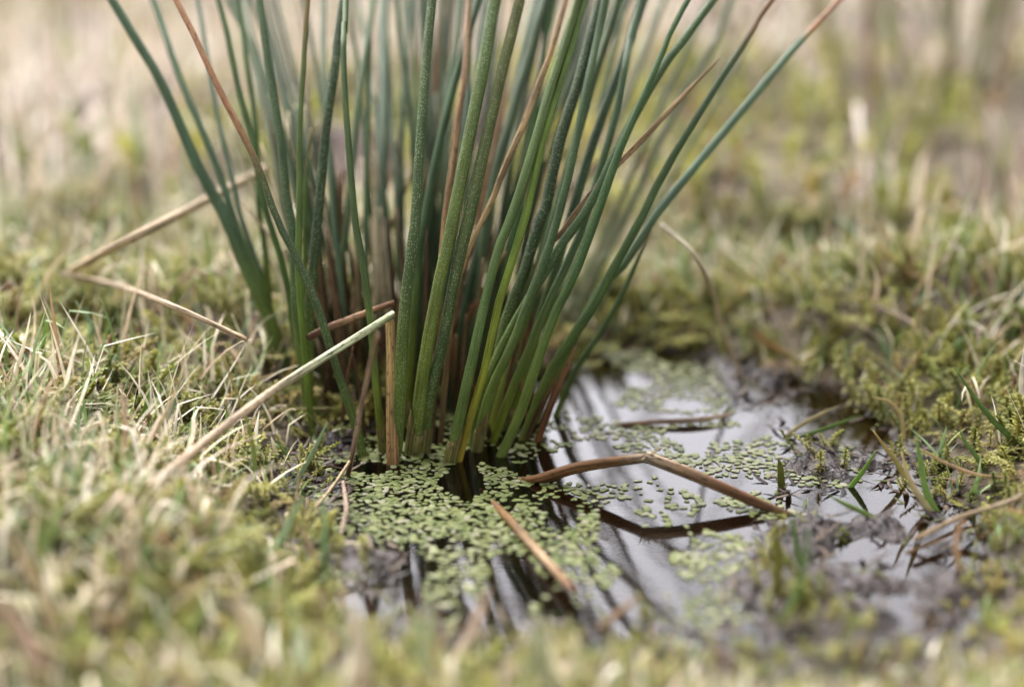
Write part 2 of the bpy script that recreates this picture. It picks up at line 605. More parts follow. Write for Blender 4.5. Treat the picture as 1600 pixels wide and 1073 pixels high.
def rush(pts, w, stops, k=0.32, base=None, ext=0.2, dots=0.0, dead=False, tip=False, name='stem', flat=1.0, seed=0,
         label=None, parent=None, sheath=False, nseg=None, ridge=0.0, zsub=0.012):
    """a stem traced base to top; its base stands on the ground or pool bed, and it leans back by k"""
    par = clump if parent is None else parent
    b = at_z(*pts[0], 0.0)
    gz = h1(b[0], b[1])
    if gz > 0.002:
        b = on_ground(*pts[0])
        zb = b[2]
    else:
        zb = 0.0
    yb = b[1]
    P = [at_curve(px, py, yb, zb, k) for px, py in pts]
    ww = np.interp(np.linspace(0, 1, len(P)), np.linspace(0, 1, len(w)), w)
    R = [(0.44 if dead else 0.385) * q / FPX * depth_of(p) for q, p in zip(ww, P)]
    vis = np.concatenate([[0], np.cumsum(np.linalg.norm(np.diff(np.array(P), axis=0), axis=1))])
    # root end goes into the ground / down through the water
    d0 = (P[0] - P[1]) / np.linalg.norm(P[0] - P[1])
    root = P[0] + d0 * zsub
    P = [root] + P
    R = [R[0]] + R
    tot = vis[-1] + zsub
    if ext > 0:
        d = P[-1] - P[-2]
        d = d / np.linalg.norm(d)
        rr = np.random.default_rng(seed + 91)
        bend = rr.normal(0, 0.10, 3)
        for f, q in ((0.33, 0.85), (0.67, 0.6), (1.0, 0.12)):
            P.append(P[-1] + (d + bend * f) * ext * 0.333)
            R.append(R[len(vis)] * q)
    elif tip:
        R[-1] = 2e-4
        R[-2] *= 0.8
    PA = np.array(P)
    full = np.sum(np.linalg.norm(np.diff(PA, axis=0), axis=1))
    st = [(t * vis[-1] / full + zsub / full, c) for t, c in stops]
    o = tube_obj(name, M_DEAD if dead else M_STEM, par, P, R, st, nseg=nseg or (34 if ext > 0 else 22), sides=12, flat=flat,
                 dots=dots, seed=seed, ridge=ridge if not dead else max(ridge, 0.14), rough=0.008 if not dead else 0.02)
    if label:
        o['label'] = label
    if sheath:
        n = 3
        V0 = P[0]; V1 = P[1]; V2 = P[1] + (P[2] - P[1]) * min(1.0, sheath / np.linalg.norm(P[2] - P[1]))
        r0 = R[1] * 1.16
        s = tube_obj('sheath', M_DEAD, None, [V0, V1, V2], [r0, r0 * 1.02, r0 * 0.97], [(0, (96, 84, 46)), (0.5, (104, 108, 54)), (1, (128, 112, 70))],
                     nseg=8, sides=12, seed=seed + 5, cap=False, ridge=0.05)
        co = [v for v in s.data.vertices][-12:]
        ax = (V2 - V1) / np.linalg.norm(V2 - V1)
        for j_, v in enumerate(co):
            v.co += Vector(ax * (r0 * 2.4 * math.cos(j_ / 12 * 6.283 + seed) + random.uniform(-.3, .3) * r0))
        s.parent = o
        s.location = Vector(V0) - (o.location + clump.location)
    return o

G = lambda a, b=None, c=None: [(0, a), (0.25, b or a), (1, c or b or a)]
base_y = lambda top, b=YG: [(0, b), (0.16, (100, 130, 56)), (0.4, top), (1, top)]
S = [
 # pts, widths, stops, k, dots, ext, extra
 (dict(pts=[(616,716),(622,675),(630,507),(645,380),(650,335),(659,187),(675,0)], w=(26,25,24,21,19), stops=base_y(DG,(86,112,56)), k=.33, dots=.95)),
 (dict(pts=[(645,708),(652,660),(665,557),(684,453),(700,380),(709,335),(741,175),(773,0)], w=(30,27,25,26,25), stops=[(0,GB),(.2,(112,140,58)),(.5,LG),(1,(88,118,70))], k=.32, dots=.9, sheath=.012)),
 (dict(pts=[(662,706),(671,621),(687,557),(703,475),(718,399),(734,335),(756,234),(781,125),(812,0)], w=(24,24,22,25,26,24,22), stops=[(0,GB),(.2,DG),(.55,(84,108,60)),(1,OL)], k=.31, dots=.85, sheath=.008)),
 (dict(pts=[(703,722),(725,621),(747,520),(766,437),(782,380),(803,328),(837,219),(859,141),(894,31),(903,0)], w=(24,21,19,19,20,18,17), stops=[(0,LG),(.3,(86,122,66)),(1,(88,116,66))], k=.33, dots=.35)),
 (dict(pts=[(717,720),(737,646),(757,577),(779,475),(797,418),(825,323),(847,219),(869,150),(900,47),(912,0)], w=(15,15,16,17,15,13), stops=[(0,(150,140,50)),(.2,(138,160,50)),(.45,(110,146,52)),(1,(86,122,60))], k=.335, dots=.3)),
 (dict(pts=[(740,698),(752,620),(766,581),(797,517),(839,446),(876,384),(924,317),(975,212),(1037,103),(1115,0)], w=(24,22,20,21,20,19,16), stops=base_y((72,106,66),LG), k=.34, dots=.5)),
 (dict(pts=[(748,690),(770,600),(791,497),(819,427),(839,356),(850,335),(875,219),(900,141),(925,47),(937,0)], w=(22,22,23,23,22,19), stops=base_y(DK), k=.36, dots=.8)),
 (dict(pts=[(768,672),(800,560),(845,420),(872,320),(900,219),(931,109),(966,0)], w=(20,20,20,19,18), stops=base_y(DG), k=.38, dots=.3)),
 (dict(pts=[(792,668),(825,560),(862,440),(900,312),(928,219),(959,134),(991,47),(1006,0)], w=(20,20,20,19,17), stops=base_y((60,90,58)), k=.4, dots=.4)),
 (dict(pts=[(862,530),(885,440),(920,320),(950,225),(984,141),(1019,47),(1037,0)], w=(16,16,16,15), stops=G(PB), k=.5, dots=0)),
 (dict(pts=[(783,712),(815,640),(834,581),(864,497),(898,427),(940,314),(968,235),(1006,150),(1037,78),(1075,0)], w=(21,22,20,21,17,13,12), stops=base_y((62,100,52),(104,130,62)), k=.34, dots=.25)),
 (dict(pts=[(818,686),(853,595),(895,525),(926,480),(954,427),(994,356),(1037,270),(1082,195),(1131,116),(1176,49),(1206,0)], w=(20,22,19,17,14,12), stops=[(0,(104,126,52)),(.25,(70,104,50)),(.85,(62,92,56)),(1,BR)], k=.36, dots=.2)),
 (dict(pts=[(835,660),(880,560),(925,475),(952,435),(980,407),(1022,340),(1060,292),(1150,184),(1210,112),(1262,52),(1311,0)], w=(18,20,18,17,16,12), stops=[(0,LG),(.3,DG),(.5,(92,128,108)),(.88,(100,136,112)),(.91,(184,150,120)),(1,(196,160,136))], k=.46, dots=.15)),
 (dict(pts=[(868,650),(898,581),(938,520),(974,455),(1002,393),(1019,356)], w=(13,13,12,10,7), stops=[(0,GB),(.3,DG),(.9,DG),(1,BR)], k=.36, dots=.1, ext=0, tip=True)),
 (dict(pts=[(885,525),(925,440),(962,366),(1000,292),(1022,240),(1056,172),(1112,75),(1142,0)], w=(16,16,15,13), stops=G((108,130,102)), k=.5, dots=0)),
 (dict(pts=[(912,525),(950,450),(1002,362),(1037,300),(1075,232),(1124,150),(1157,90),(1190,20)], w=(10,10,9,7), stops=G((112,136,108)), k=.5, dots=0)),
 # left side
 (dict(pts=[(452,580),(435,535),(420,497),(400,453),(374,394),(350,335),(312,266),(287,209),(250,125),(212,62),(175,0)], w=(30,28,25,23,20,18), stops=base_y((78,114,88),DG), k=.22, dots=.45)),
 (dict(pts=[(446,572),(424,500),(400,422),(378,377),(362,335),(350,290),(319,212),(291,147),(266,81),(239,0)], w=(17,17,16,15,14), stops=base_y((86,120,96),DG), k=.5, dots=.1)),
 (dict(pts=[(442,548),(415,450),(387,370),(375,335),(362,275),(341,187),(325,103),(309,0)], w=(11,11,10,9), stops=G((98,132,114)), k=.55)),
 (dict(pts=[(566,712),(560,679),(536,606),(512,530),(494,471),(479,440),(464,403),(448,374),(431,339),(409,275),(387,225),(362,178),(331,116),(306,62),(275,0)], w=(20,18,17,17,15,14,13,13), stops=[(0,GB),(.2,DG),(.5,(72,98,68)),(.6,(84,96,58)),(.72,(172,134,102)),(1,(190,154,124))], k=.26, dots=.6)),
 (dict(pts=[(478,640),(470,570),(457,508),(453,464),(437,398),(420,344),(405,285),(397,228),(375,150),(359,75),(341,0)], w=(14,13,13,12), stops=[(0,GB),(.3,(66,104,46)),(1,(78,106,62))], k=.38)),
 (dict(pts=[(438,552),(424,490),(418,431),(411,366),(405,335),(402,250),(397,175),(384,87),(372,0)], w=(14,12,11,11), stops=base_y((70,106,56)), k=.42)),
 (dict(pts=[(522,580),(498,440),(462,297),(450,237),(419,156),(387,62),(356,0)], w=(12,12,12,12), stops=G(BG), k=.62)),
 (dict(pts=[(478,540),(462,430),(441,312),(425,219),(406,141),(392,60),(384,0)], w=(17,17,16,15), stops=G(PB), k=.75)),
 (dict(pts=[(486,676),(476,600),(463,497),(459,398),(455,344),(446,300),(441,237),(428,150),(416,75),(406,0)], w=(19,18,18,17,16), stops=base_y((72,102,68),GB), k=.3, dots=.6)),
 (dict(pts=[(489,690),(481,606),(475,532),(469,475),(466,409),(467,366),(468,300),(469,187),(475,94),(481,0)], w=(13,14,14,13,11,11), stops=[(0,GB),(.25,(96,134,46)),(.6,(84,116,54)),(.85,(86,108,56)),(1,(120,104,62))], k=.28, dots=.15, flat=.6)),
 (dict(pts=[(478,610),(476,409),(477,322),(478,281),(486,200)], w=(10,10,9,5), stops=[(0,GB),(.8,(84,118,50)),(1,(120,110,50))], k=.33, ext=0, tip=True)),
 (dict(pts=[(482,652),(483,497),(488,431),(494,366),(501,300),(509,203),(525,94),(537,0)], w=(20,20,19,19,18), stops=base_y(DK), k=.31, dots=.95)),
 (dict(pts=[(599,706),(588,606),(580,508),(575,471),(567,409),(556,355),(544,219),(537,109),(538,31),(540,0)], w=(16,15,14,14,12,11), stops=base_y((72,100,54)), k=.32, dots=.15)),
 (dict(pts=[(514,575),(522,500),(532,420),(545,320),(556,194),(569,94),(584,0)], w=(15,15,14,13), stops=G(BG), k=.58)),
 (dict(pts=[(602,560),(599,420),(597,312),(600,187),(600,0)], w=(21,21,21,20), stops=G((104,134,116)), k=.75)),
 (dict(pts=[(656,590),(654,400),(644,219),(631,109),(619,0)], w=(12,12,11,11), stops=G((78,108,78)), k=.45)),
 (dict(pts=[(640,620),(655,430),(675,297),(694,187),(709,94),(722,0)], w=(14,14,13,13), stops=G((70,102,66)), k=.5)),
 (dict(pts=[(634,660),(646,500),(653,398),(666,331),(681,250),(700,169),(722,87),(747,0)], w=(18,17,16,16), stops=base_y((58,92,56)), k=.38, dots=.15)),
 (dict(pts=[(664,560),(672,400),(678,235),(684,125),(690,0)], w=(17,17,17,16), stops=G(PB), k=.8)),
 (dict(pts=[(718,640),(750,420),(772,281),(787,225),(806,156),(831,72),(850,0)], w=(21,21,20,19), stops=G((72,98,68)), k=.48, dots=.2)),
 (dict(pts=[(744,630),(790,430),(819,281),(841,141),(850,78),(862,0)], w=(13,13,12,11), stops=G((64,106,50)), k=.45)),
 (dict(pts=[(700,590),(728,300),(745,100),(756,0)], w=(12,12,11,11), stops=G((92,122,100)), k=.7)),
 (dict(pts=[(740,600),(790,300),(815,110),(833,0)], w=(15,15,15,14), stops=G(PB), k=.85)),
 (dict(pts=[(770,630),(860,340),(912,175),(931,94),(953,0)], w=(10,10,9,9), stops=G((80,112,68)), k=.46)),
 (dict(pts=[(790,620),(880,380),(925,234),(941,156),(959,78),(975,0)], w=(12,11,11,10), stops=G((84,116,84)), k=.55)),
 (dict(pts=[(700,640),(726,480),(765,320),(800,170),(840,0)], w=(16,16,15,14), stops=G((58,86,60)), k=.5)),
 (dict(pts=[(556,640),(536,470),(520,330),(510,160),(505,0)], w=(13,12,11,10), stops=G((78,110,84)), k=.66)),
 (dict(pts=[(580,610),(574,470),(572,330),(575,160),(580,0)], w=(11,11,11,10), stops=G((72,104,70)), k=.6)),
 (dict(pts=[(676,650),(690,500),(712,350),(730,180),(742,0)], w=(14,14,13,12), stops=G((56,84,58)), k=.52)),
 (dict(pts=[(872,530),(900,460),(940,380),(975,300),(1030,170),(1090,40),(1105,0)], w=(12,12,11,10), stops=G((112,136,108)), k=.5)),
 (dict(pts=[(650,580),(634,470),(628,330),(628,180),(640,0)], w=(13,13,12,12), stops=G((86,116,92)), k=.68)),
 (dict(pts=[(770,690),(800,610),(838,520),(872,440),(905,370),(930,290),(962,180),(985,60),(1000,0)], w=(18,18,16,15), stops=base_y((66,100,60)), k=.42, dots=.2)),
 (dict(pts=[(745,704),(757,640),(775,590),(800,540),(826,470),(860,380),(892,260),(918,130),(945,0)], w=(20,20,18,15), stops=base_y((64,98,58),LG), k=.4, dots=.35)),
]
for i, s in enumerate(S):
    s = dict(s)
    s.setdefault('ext', 0.16 + 0.18 * ((i * 37) % 10) / 10)
    if s.get('ext') and 'sheath' not in s and i % 5 == 3:
        s['sheath'] = .004 + .001 * (i % 5)
    rush(seed=100 + i, **s)

# withered stems and broken stubs among the green ones
DEADS = [
 dict(pts=[(674,690),(686,470),(697,335),(706,265),(715,187),(725,125),(734,0)], w=(12,13,13,12,9), stops=[(0,DB),(.4,(150,116,82)),(1,(150,118,86))], k=.45, ext=.08),
 dict(pts=[(688,692),(706,490),(724,413),(741,370),(769,314),(787,266),(816,200),(841,134),(862,78),(884,0)], w=(10,10,11,12,12,10), stops=[(0,DB),(.4,(182,150,108)),(1,(170,138,104))], k=.33, ext=.05),
 dict(pts=[(752,420),(762,320),(770,250),(775,219),(785,180)], w=(9,9,8,6), stops=[(0,DB),(1,(140,98,66))], k=.4, ext=0, tip=True, label='short brown withered stem stub'),
 dict(pts=[(772,690),(836,430),(881,359),(925,300),(975,247),(1006,216),(1044,175),(1100,116),(1124,91)], w=(10,11,11,11,10,6), stops=[(0,DB),(.4,(146,112,78)),(.8,(162,130,98)),(1,(178,150,112))], k=.35, ext=0, tip=True, label='brown withered stem leaning far right to a sharp tip'),
 dict(pts=[(780,520),(830,390),(866,331),(900,291),(931,259),(953,231),(985,196)], w=(11,10,10,8), stops=[(0,DB),(1,PK)], k=.62, ext=0, tip=True),
 dict(pts=[(748,560),(766,490),(780,446),(794,393),(803,368)], w=(10,11,10,7), stops=[(0,DB),(1,(150,100,60))], k=.33, ext=0, tip=True),
 dict(pts=[(690,640),(707,553),(735,486),(758,452),(790,392)], w=(13,13,11,8), stops=[(0,DB),(.5,RB),(1,BR)], k=.36, ext=0, tip=True),
 dict(pts=[(672,640),(690,560),(716,497),(740,450)], w=(10,11,8), stops=[(0,DB),(1,(118,80,56))], k=.38, ext=0, tip=True),
 dict(pts=[(808,650),(814,581),(820,525),(825,483),(828,450)], w=(9,9,8,5), stops=[(0,DB),(1,RB)], k=.4, ext=0, tip=True),
 dict(pts=[(840,690),(858,640),(881,581),(900,540)], w=(13,13,11,7), stops=[(0,RB),(.5,(116,78,52)),(1,BR)], k=.34, ext=0, tip=True),
 dict(pts=[(604,540),(610,482),(619,431),(619,372),(616,330)], w=(6,6,5,4), stops=[(0,(150,110,40)),(1,(196,150,50))], k=.4, ext=0, tip=True, label='thin yellow withered blade'),
 dict(pts=[(560,520),(580,453),(597,403),(610,355),(628,311),(650,250)], w=(9,9,9,8), stops=[(0,BR),(1,PK)], k=.5, ext=0, tip=True),
 dict(pts=[(556,470),(580,372),(597,322),(622,230),(640,150)], w=(11,11,10,8), stops=[(0,BR),(1,PK)], k=.6, ext=0, tip=True),
 dict(pts=[(532,500),(533,335),(537,266)], w=(10,10,9), stops=[(0,DB),(1,(120,84,58))], k=.5, ext=0),
 dict(pts=[(584,520),(590,300),(588,150),(592,0)], w=(12,12,11,10), stops=G((206,184,160)), k=.8, ext=.05),
 dict(pts=[(650,520),(668,300),(684,90),(692,0)], w=(9,9,8,7), stops=G((160,120,88)), k=.55, ext=.05),
 dict(pts=[(650,520),(665,400),(690,230),(700,0)], w=(8,8,8,7), stops=G(PK), k=.7, ext=.05),
 dict(pts=[(500,500),(492,300),(478,120),(468,0)], w=(9,9,8,7), stops=G((190,164,140)), k=.7, ext=.04),
 dict(pts=[(540,520),(520,330),(496,90)], w=(9,9,6), stops=G((196,170,146)), k=.7, ext=0, tip=True),
 dict(pts=[(610,640),(616,560),(624,480),(640,380)], w=(10,9,7), stops=[(0,DB),(1,BR)], k=.44, ext=0, tip=True),
 dict(pts=[(700,610),(716,480),(750,330),(790,120),(806,0)], w=(9,9,8,7), stops=G((150,112,80)), k=.6, ext=.04),
 dict(pts=[(500,600),(508,520),(520,440),(526,370)], w=(8,8,7,5), stops=[(0,DB),(1,PK)], k=.5, ext=0, tip=True),
 dict(pts=[(530,610),(548,520),(556,440),(548,380)], w=(8,8,7,5), stops=[(0,DB),(1,(176,140,104))], k=.5, ext=0, tip=True),
 dict(pts=[(584,610),(560,530),(552,480),(556,420)], w=(9,9,7,5), stops=[(0,DB),(1,BR)], k=.5, ext=0, tip=True),
]
for i, s in enumerate(DEADS):
    rush(seed=300 + i, dead=True, name='dead_stem', flat=0.6, **s)
for i in range(34):
    px = random.uniform(490, 760)
    py = random.uniform(555, 600)
    tx = px + (px - 690) * random.uniform(.3, .9) + random.uniform(-60, 60)
    rush([(px, py), (px * .5 + tx * .5 + random.uniform(-12, 12), py - random.uniform(110, 160)), (tx, py - random.uniform(230, 420))], (random.uniform(7, 12), 9, 6),
         [(0, BR), (.3, random.choice([(222, 200, 168), (206, 178, 142), (232, 214, 184)])), (1, random.choice([(226, 206, 174), (214, 190, 156), (236, 220, 194)]))],
         k=random.uniform(.5, .8), ext=0, tip=True, dead=True, name='dead_stem', flat=.5, seed=700 + i)
for i in range(50):
    px = random.uniform(505, 830)
    py = random.uniform(588, 668) - abs(px - 680) * .06
    tx = px + (px - 680) * random.uniform(.1, .5) + random.uniform(-35, 35)
    hh_ = random.uniform(150, 330)
    c = random.choice([DB, (84, 58, 40), (110, 78, 52), (60, 76, 44), (52, 70, 42), (70, 84, 48), (120, 92, 66)])
    dd_ = c[0] > c[1]
    rush([(px, py), (px * .5 + tx * .5, py - hh_ * .5), (tx, py - hh_)], (random.uniform(8, 15), 11, 6), [(0, DB if dd_ else c), (1, c)],
         k=random.uniform(.2, .5), ext=0, tip=True, dead=dd_, name='dead_stem' if dd_ else 'stem', flat=.55, seed=800 + i, nseg=12)
for i in range(14):
    px = random.uniform(520, 700)
    py = random.uniform(560, 600)
    tx = px + (px - 690) * random.uniform(.5, 1.0) + random.uniform(-60, 20)
    rush([(px, py), (px * .6 + tx * .4, py * .5), (tx, 0)], (random.uniform(9, 13), 11, 9), G(random.choice([(72, 98, 68), (84, 112, 88), (66, 92, 58), (104, 128, 108)])),
         k=random.uniform(.5, .95), ext=.32, seed=850 + i)
for i in range(30):
    px = random.uniform(640, 760) if i < 14 else random.uniform(735, 815)
    py = random.uniform(572, 615)
    tx = px + (px - 690) * random.uniform(.4, .8) + random.uniform(-20, 45) if i < 14 else random.uniform(850, 985)
    rush([(px, py), (px * .62 + tx * .38, py * .5), (tx, 0)], (random.uniform(8, 12), 10, 9), G(random.choice([(66, 92, 58), (74, 100, 70), (60, 84, 52), (80, 104, 72)])),
         k=random.uniform(.5, 1.1) if i < 14 else random.uniform(.3, .55), ext=.36, seed=950 + i)
# ragged litter at the foot of the clump
for i in range(26):
    px, py = random.uniform(500, 850), random.uniform(585, 690)
    if py > 600 + 0.35 * abs(px - 660) + 60:
        py -= 40
    dx = random.uniform(-45, 45) + (px - 680) * 0.15
    L_ = random.uniform(60, 170)
    c = random.choice([DB, BR, RB, (110, 76, 50), (150, 116, 84), (78, 52, 34)])
    rush([(px, py), (px + dx * .5, py - L_ * .5), (px + dx * random.uniform(.8, 1.5), py - L_)], (random.uniform(6, 12), 9, 5), [(0, DB), (1, c)],
         k=random.uniform(.3, .6), ext=0, tip=True, dead=True, name='dead_stem', flat=.4, seed=400 + i)

# ------------------------------------------------------------------ broken stems lying about
def lying(name, label, pts, w, stops, flat=0.75, cat='dead stem', sharp=False, nseg=26, group=None, seed=0, mat=None, ridge=.12, parent=None, lift=0.0):
    """pts = (px, py, z): z above the water, or None for resting on the ground"""
    P = []
    for q in pts:
        if q[2] is None:
            p = on_ground(q[0], q[1])
            p = at_z(q[0], q[1], p[2] + lift)
        else:
            p = at_z(*q)
        P.append(p)
    ww = np.interp(np.linspace(0, 1, len(P)), np.linspace(0, 1, len(w)), w)
    R = [0.5 * q / FPX * depth_of(p) for q, p in zip(ww, P)]
    o = tube_obj(name, mat or M_DEAD, parent, P, R, stops, nseg=nseg, sides=12, flat=flat, seed=seed, ridge=ridge, rough=.015, smooth_path=not sharp)
    if parent is None:
        tag(o, label, cat, group)
    return o

# the snapped pale stem: a brown stub that stands in the water and the pale length folded over it
stub_pts = [(614, 726), (612, 602), (609, 494)]
bb = at_z(614, 726, 0)
bent = empty('snapped_rush_stem', tuple(float(v) for v in bb))
tag(bent, 'snapped rush stem, brown upright stub with pale length folded down to the left', 'dead stem')
P = [at_plane(px, py, bb[1], 0, .30) for px, py in stub_pts]
top = P[-1]
d0 = P[0] - P[1]
P = [P[0] + d0 / np.linalg.norm(d0) * .012] + P
R = [0.5 * q / FPX * depth_of(p) for q, p in zip((18, 18, 16, 12), P)]
tube_obj('stub', M_DEAD, bent, P, R, [(0, (86, 58, 36)), (.25, (112, 78, 46)), (.45, (170, 132, 86)), (1, (204, 168, 116))], nseg=24, flat=.55, ridge=.12, seed=51)
e1 = on_ground(214, 776); e1 = at_z(214, 776, e1[2] + .004)
P = [top + np.array([.0006, 0, .0004]), top * .5 + e1 * .5 + np.array([0, 0, .0008]), e1]
Pm = at_plane(410, 622, P[1][1], P[1][2], 0.0)
P[1] = Pm
R = [0.5 * q / FPX * depth_of(p) for q, p in zip((13, 15, 15), P)]
tube_obj('folded_length', M_DEAD, bent, P, R, [(0, (214, 214, 176)), (.3, (206, 206, 170)), (.5, (206, 178, 152)), (1, (206, 172, 150))], nseg=28, flat=.85, ridge=.05, seed=52)

# the bent brown stem arching over the pool
A, B = at_z(826, 751, 0.0), at_z(1224, 802, 0.0)
f = (1010 - 826) / (1224 - 826)
pk_y = A[1] * (1 - f) + B[1] * f
pk = at_plane(1009, 714, pk_y, 0, 0.0)
arch = empty('arched_rush_stem', (float(pk[0]), float(pk[1]), 0.0))
tag(arch, 'brown dead rush stem bent to a low peak over the pool, both ends in water', 'dead stem')
A2 = at_z(770, 744, -0.0035); B2 = at_z(1262, 812, -0.0015)
for Q, ww, sd in (([A2, A, A * .55 + pk * .45 + np.array([0, .0004, .0006]), pk], (15, 18, 19, 17), 61), ([pk + np.array([0, 0, .0002]), pk * .6 + B * .4 + np.array([0, -.0003, .0005]), B, B2], (20, 20, 16, 8), 62)):
    R = [0.5 * q / FPX * depth_of(p) for q, p in zip(ww, Q)]
    st = [(0, (84, 58, 40)), (.4, (134, 92, 58)), (.85, (148, 108, 76)), (1, (180, 156, 136))] if sd == 61 else [(0, (188, 166, 146)), (.2, (170, 136, 110)), (.5, (136, 96, 68)), (1, (112, 80, 60))]
    hf = tube_obj('stem_half', M_DEAD, arch, Q, R, st, nseg=30, flat=.6, ridge=.2, seed=sd, smooth_path=True)
    for f_ in range(4):       # torn fibres at the fold
        e_ = np.array([random.gauss(0, .0012), random.gauss(0, .0012), random.uniform(.0002, .0016)])
        fb_ = tube_obj('fibre', M_DEAD, None, [pk - e_ * .4, pk + e_ * .6, pk + e_ * 1.4], [.00022, .00018, .00005], [(0, (170, 140, 116)), (1, (196, 170, 146))], nseg=6, sides=5, seed=f_)
        fb_.parent = hf
        fb_.location = Vector(pk - e_ * .4) - (hf.location + arch.location)

lying('floating_rush_stem', 'brown dead stem slanting through the duckweed toward the front of the pool',
      [(752, 766, -.002), (790, 805, .0006), (845, 866, .0016), (897, 922, .0022)], (12, 16, 17, 14),
      [(0, (96, 62, 38)), (.4, (140, 102, 62)), (.75, (176, 144, 114)), (1, (140, 96, 62))], seed=71)
lying('floating_rush_stem', 'pale brown dead stem floating flat at the far side of the pool',
      [(925, 668, -.0008), (1010, 660, .0006), (1085, 656, .001), (1140, 648, .001)], (7, 9, 9, 6), [(0, (120, 84, 66)), (1, (190, 158, 136))], seed=72)
lying('sunken_stem', 'thin reddish sunken stem under the dark front water', [(690, 905, -.004), (770, 880, -.003), (830, 862, -.002)], (5, 6, 4), G((130, 80, 36)), seed=73)
lying('sunken_stem', 'thin sunken stem curving under the front duckweed', [(640, 838, -.002), (720, 826, -.0022), (800, 846, -.003), (850, 872, -.004)], (5, 5, 4, 3), G((120, 70, 34)), seed=74)
lying('dead_straw', 'pale blurred dead stem lying uphill on the left turf behind the rushes',
      [(110, 424, None), (190, 380, .036), (300, 325, .039), (418, 262, .043)], (14, 14, 14, 12), [(0, (200, 172, 140)), (1, (206, 178, 148))], seed=75, lift=.012)
lying('dead_straw', 'long pinkish straw lying across the moss left of the rushes',
      [(95, 428, None), (180, 446, None), (270, 478, None), (385, 530, None)], (9, 10, 10, 9), [(0, (206, 180, 156)), (1, (196, 166, 140))], seed=76, lift=.015)
lying('brown_stem', 'brown dead stem lying low behind the snapped pale stem',
      [(480, 528, .022), (514, 512, .024), (560, 494, .026), (616, 473, .028)], (11, 13, 12, 9), [(0, (104, 66, 46)), (.5, (170, 132, 108)), (1, (150, 104, 76))], seed=77)
lying('dead_straw', 'whitish straw curving down into the water beyond the far edge',
      [(1036, 352, .036), (1085, 398, .034), (1112, 452, .022), (1130, 520, .012), (1162, 596, .001)], (12, 14, 13, 12, 8), [(0, (210, 196, 172)), (1, (190, 158, 120))], seed=78, flat=.45)
lying('dead_straw', 'pinkish straw crossing the right bank at the picture edge',
      [(1430, 842, None), (1500, 808, None), (1560, 790, None), (1625, 762, None)], (9, 10, 10, 10), [(0, (190, 156, 120)), (1, (214, 188, 164))], seed=79, lift=.004)
lying('dead_straw', 'thin dead stalk standing in the duckweed left of the brown stub',
      [(542, 748, -.001), (550, 713, .006), (567, 623, .020), (590, 522, .038)], (8, 8, 7, 6), [(0, (130, 92, 76)), (.4, (176, 146, 132)), (1, (160, 126, 106))], seed=80)
lying('dead_straw', 'bent straw dropping from the dead stalk toward the left bank', [(548, 718, .005), (519, 761, .003), (486, 800, None)], (6, 7, 6), G((190, 164, 132)), seed=81, lift=.002)
lying('dead_straw', 'pinkish straw end hanging down in the left duckweed', [(536, 752, .003), (541, 796, .002), (532, 836, .001)], (6, 7, 5), G((176, 148, 132)), seed=82)

# ------------------------------------------------------------------ single blades and straws one can pick out
GR = (112, 138, 74); GD = (84, 112, 50); GY = (150, 156, 84); BGR = (136, 158, 118)
def blade(name, label, pts, w, stops, k=0.1, cat='grass blade', group=None, seed=0, flat=.28, mat=None):
    b = on_ground(*pts[0])
    P = [at_plane(px, py, b[1], b[2], k) for px, py in pts]
    d = P[0] - P[1]
    P = [P[0] + d / np.linalg.norm(d) * .004] + P
    ww = list(np.interp(np.linspace(0, 1, len(P)), np.linspace(0, 1, len(w)), w))
    R = [0.5 * q / FPX * depth_of(p) for q, p in zip(ww, P)]
    R[-1] = 1.2e-4
    o = tube_obj(name, mat or M_GRASS, None, P, R, stops, nseg=16, sides=8, flat=flat, seed=seed, ridge=.05)
    return tag(o, label, cat, group)

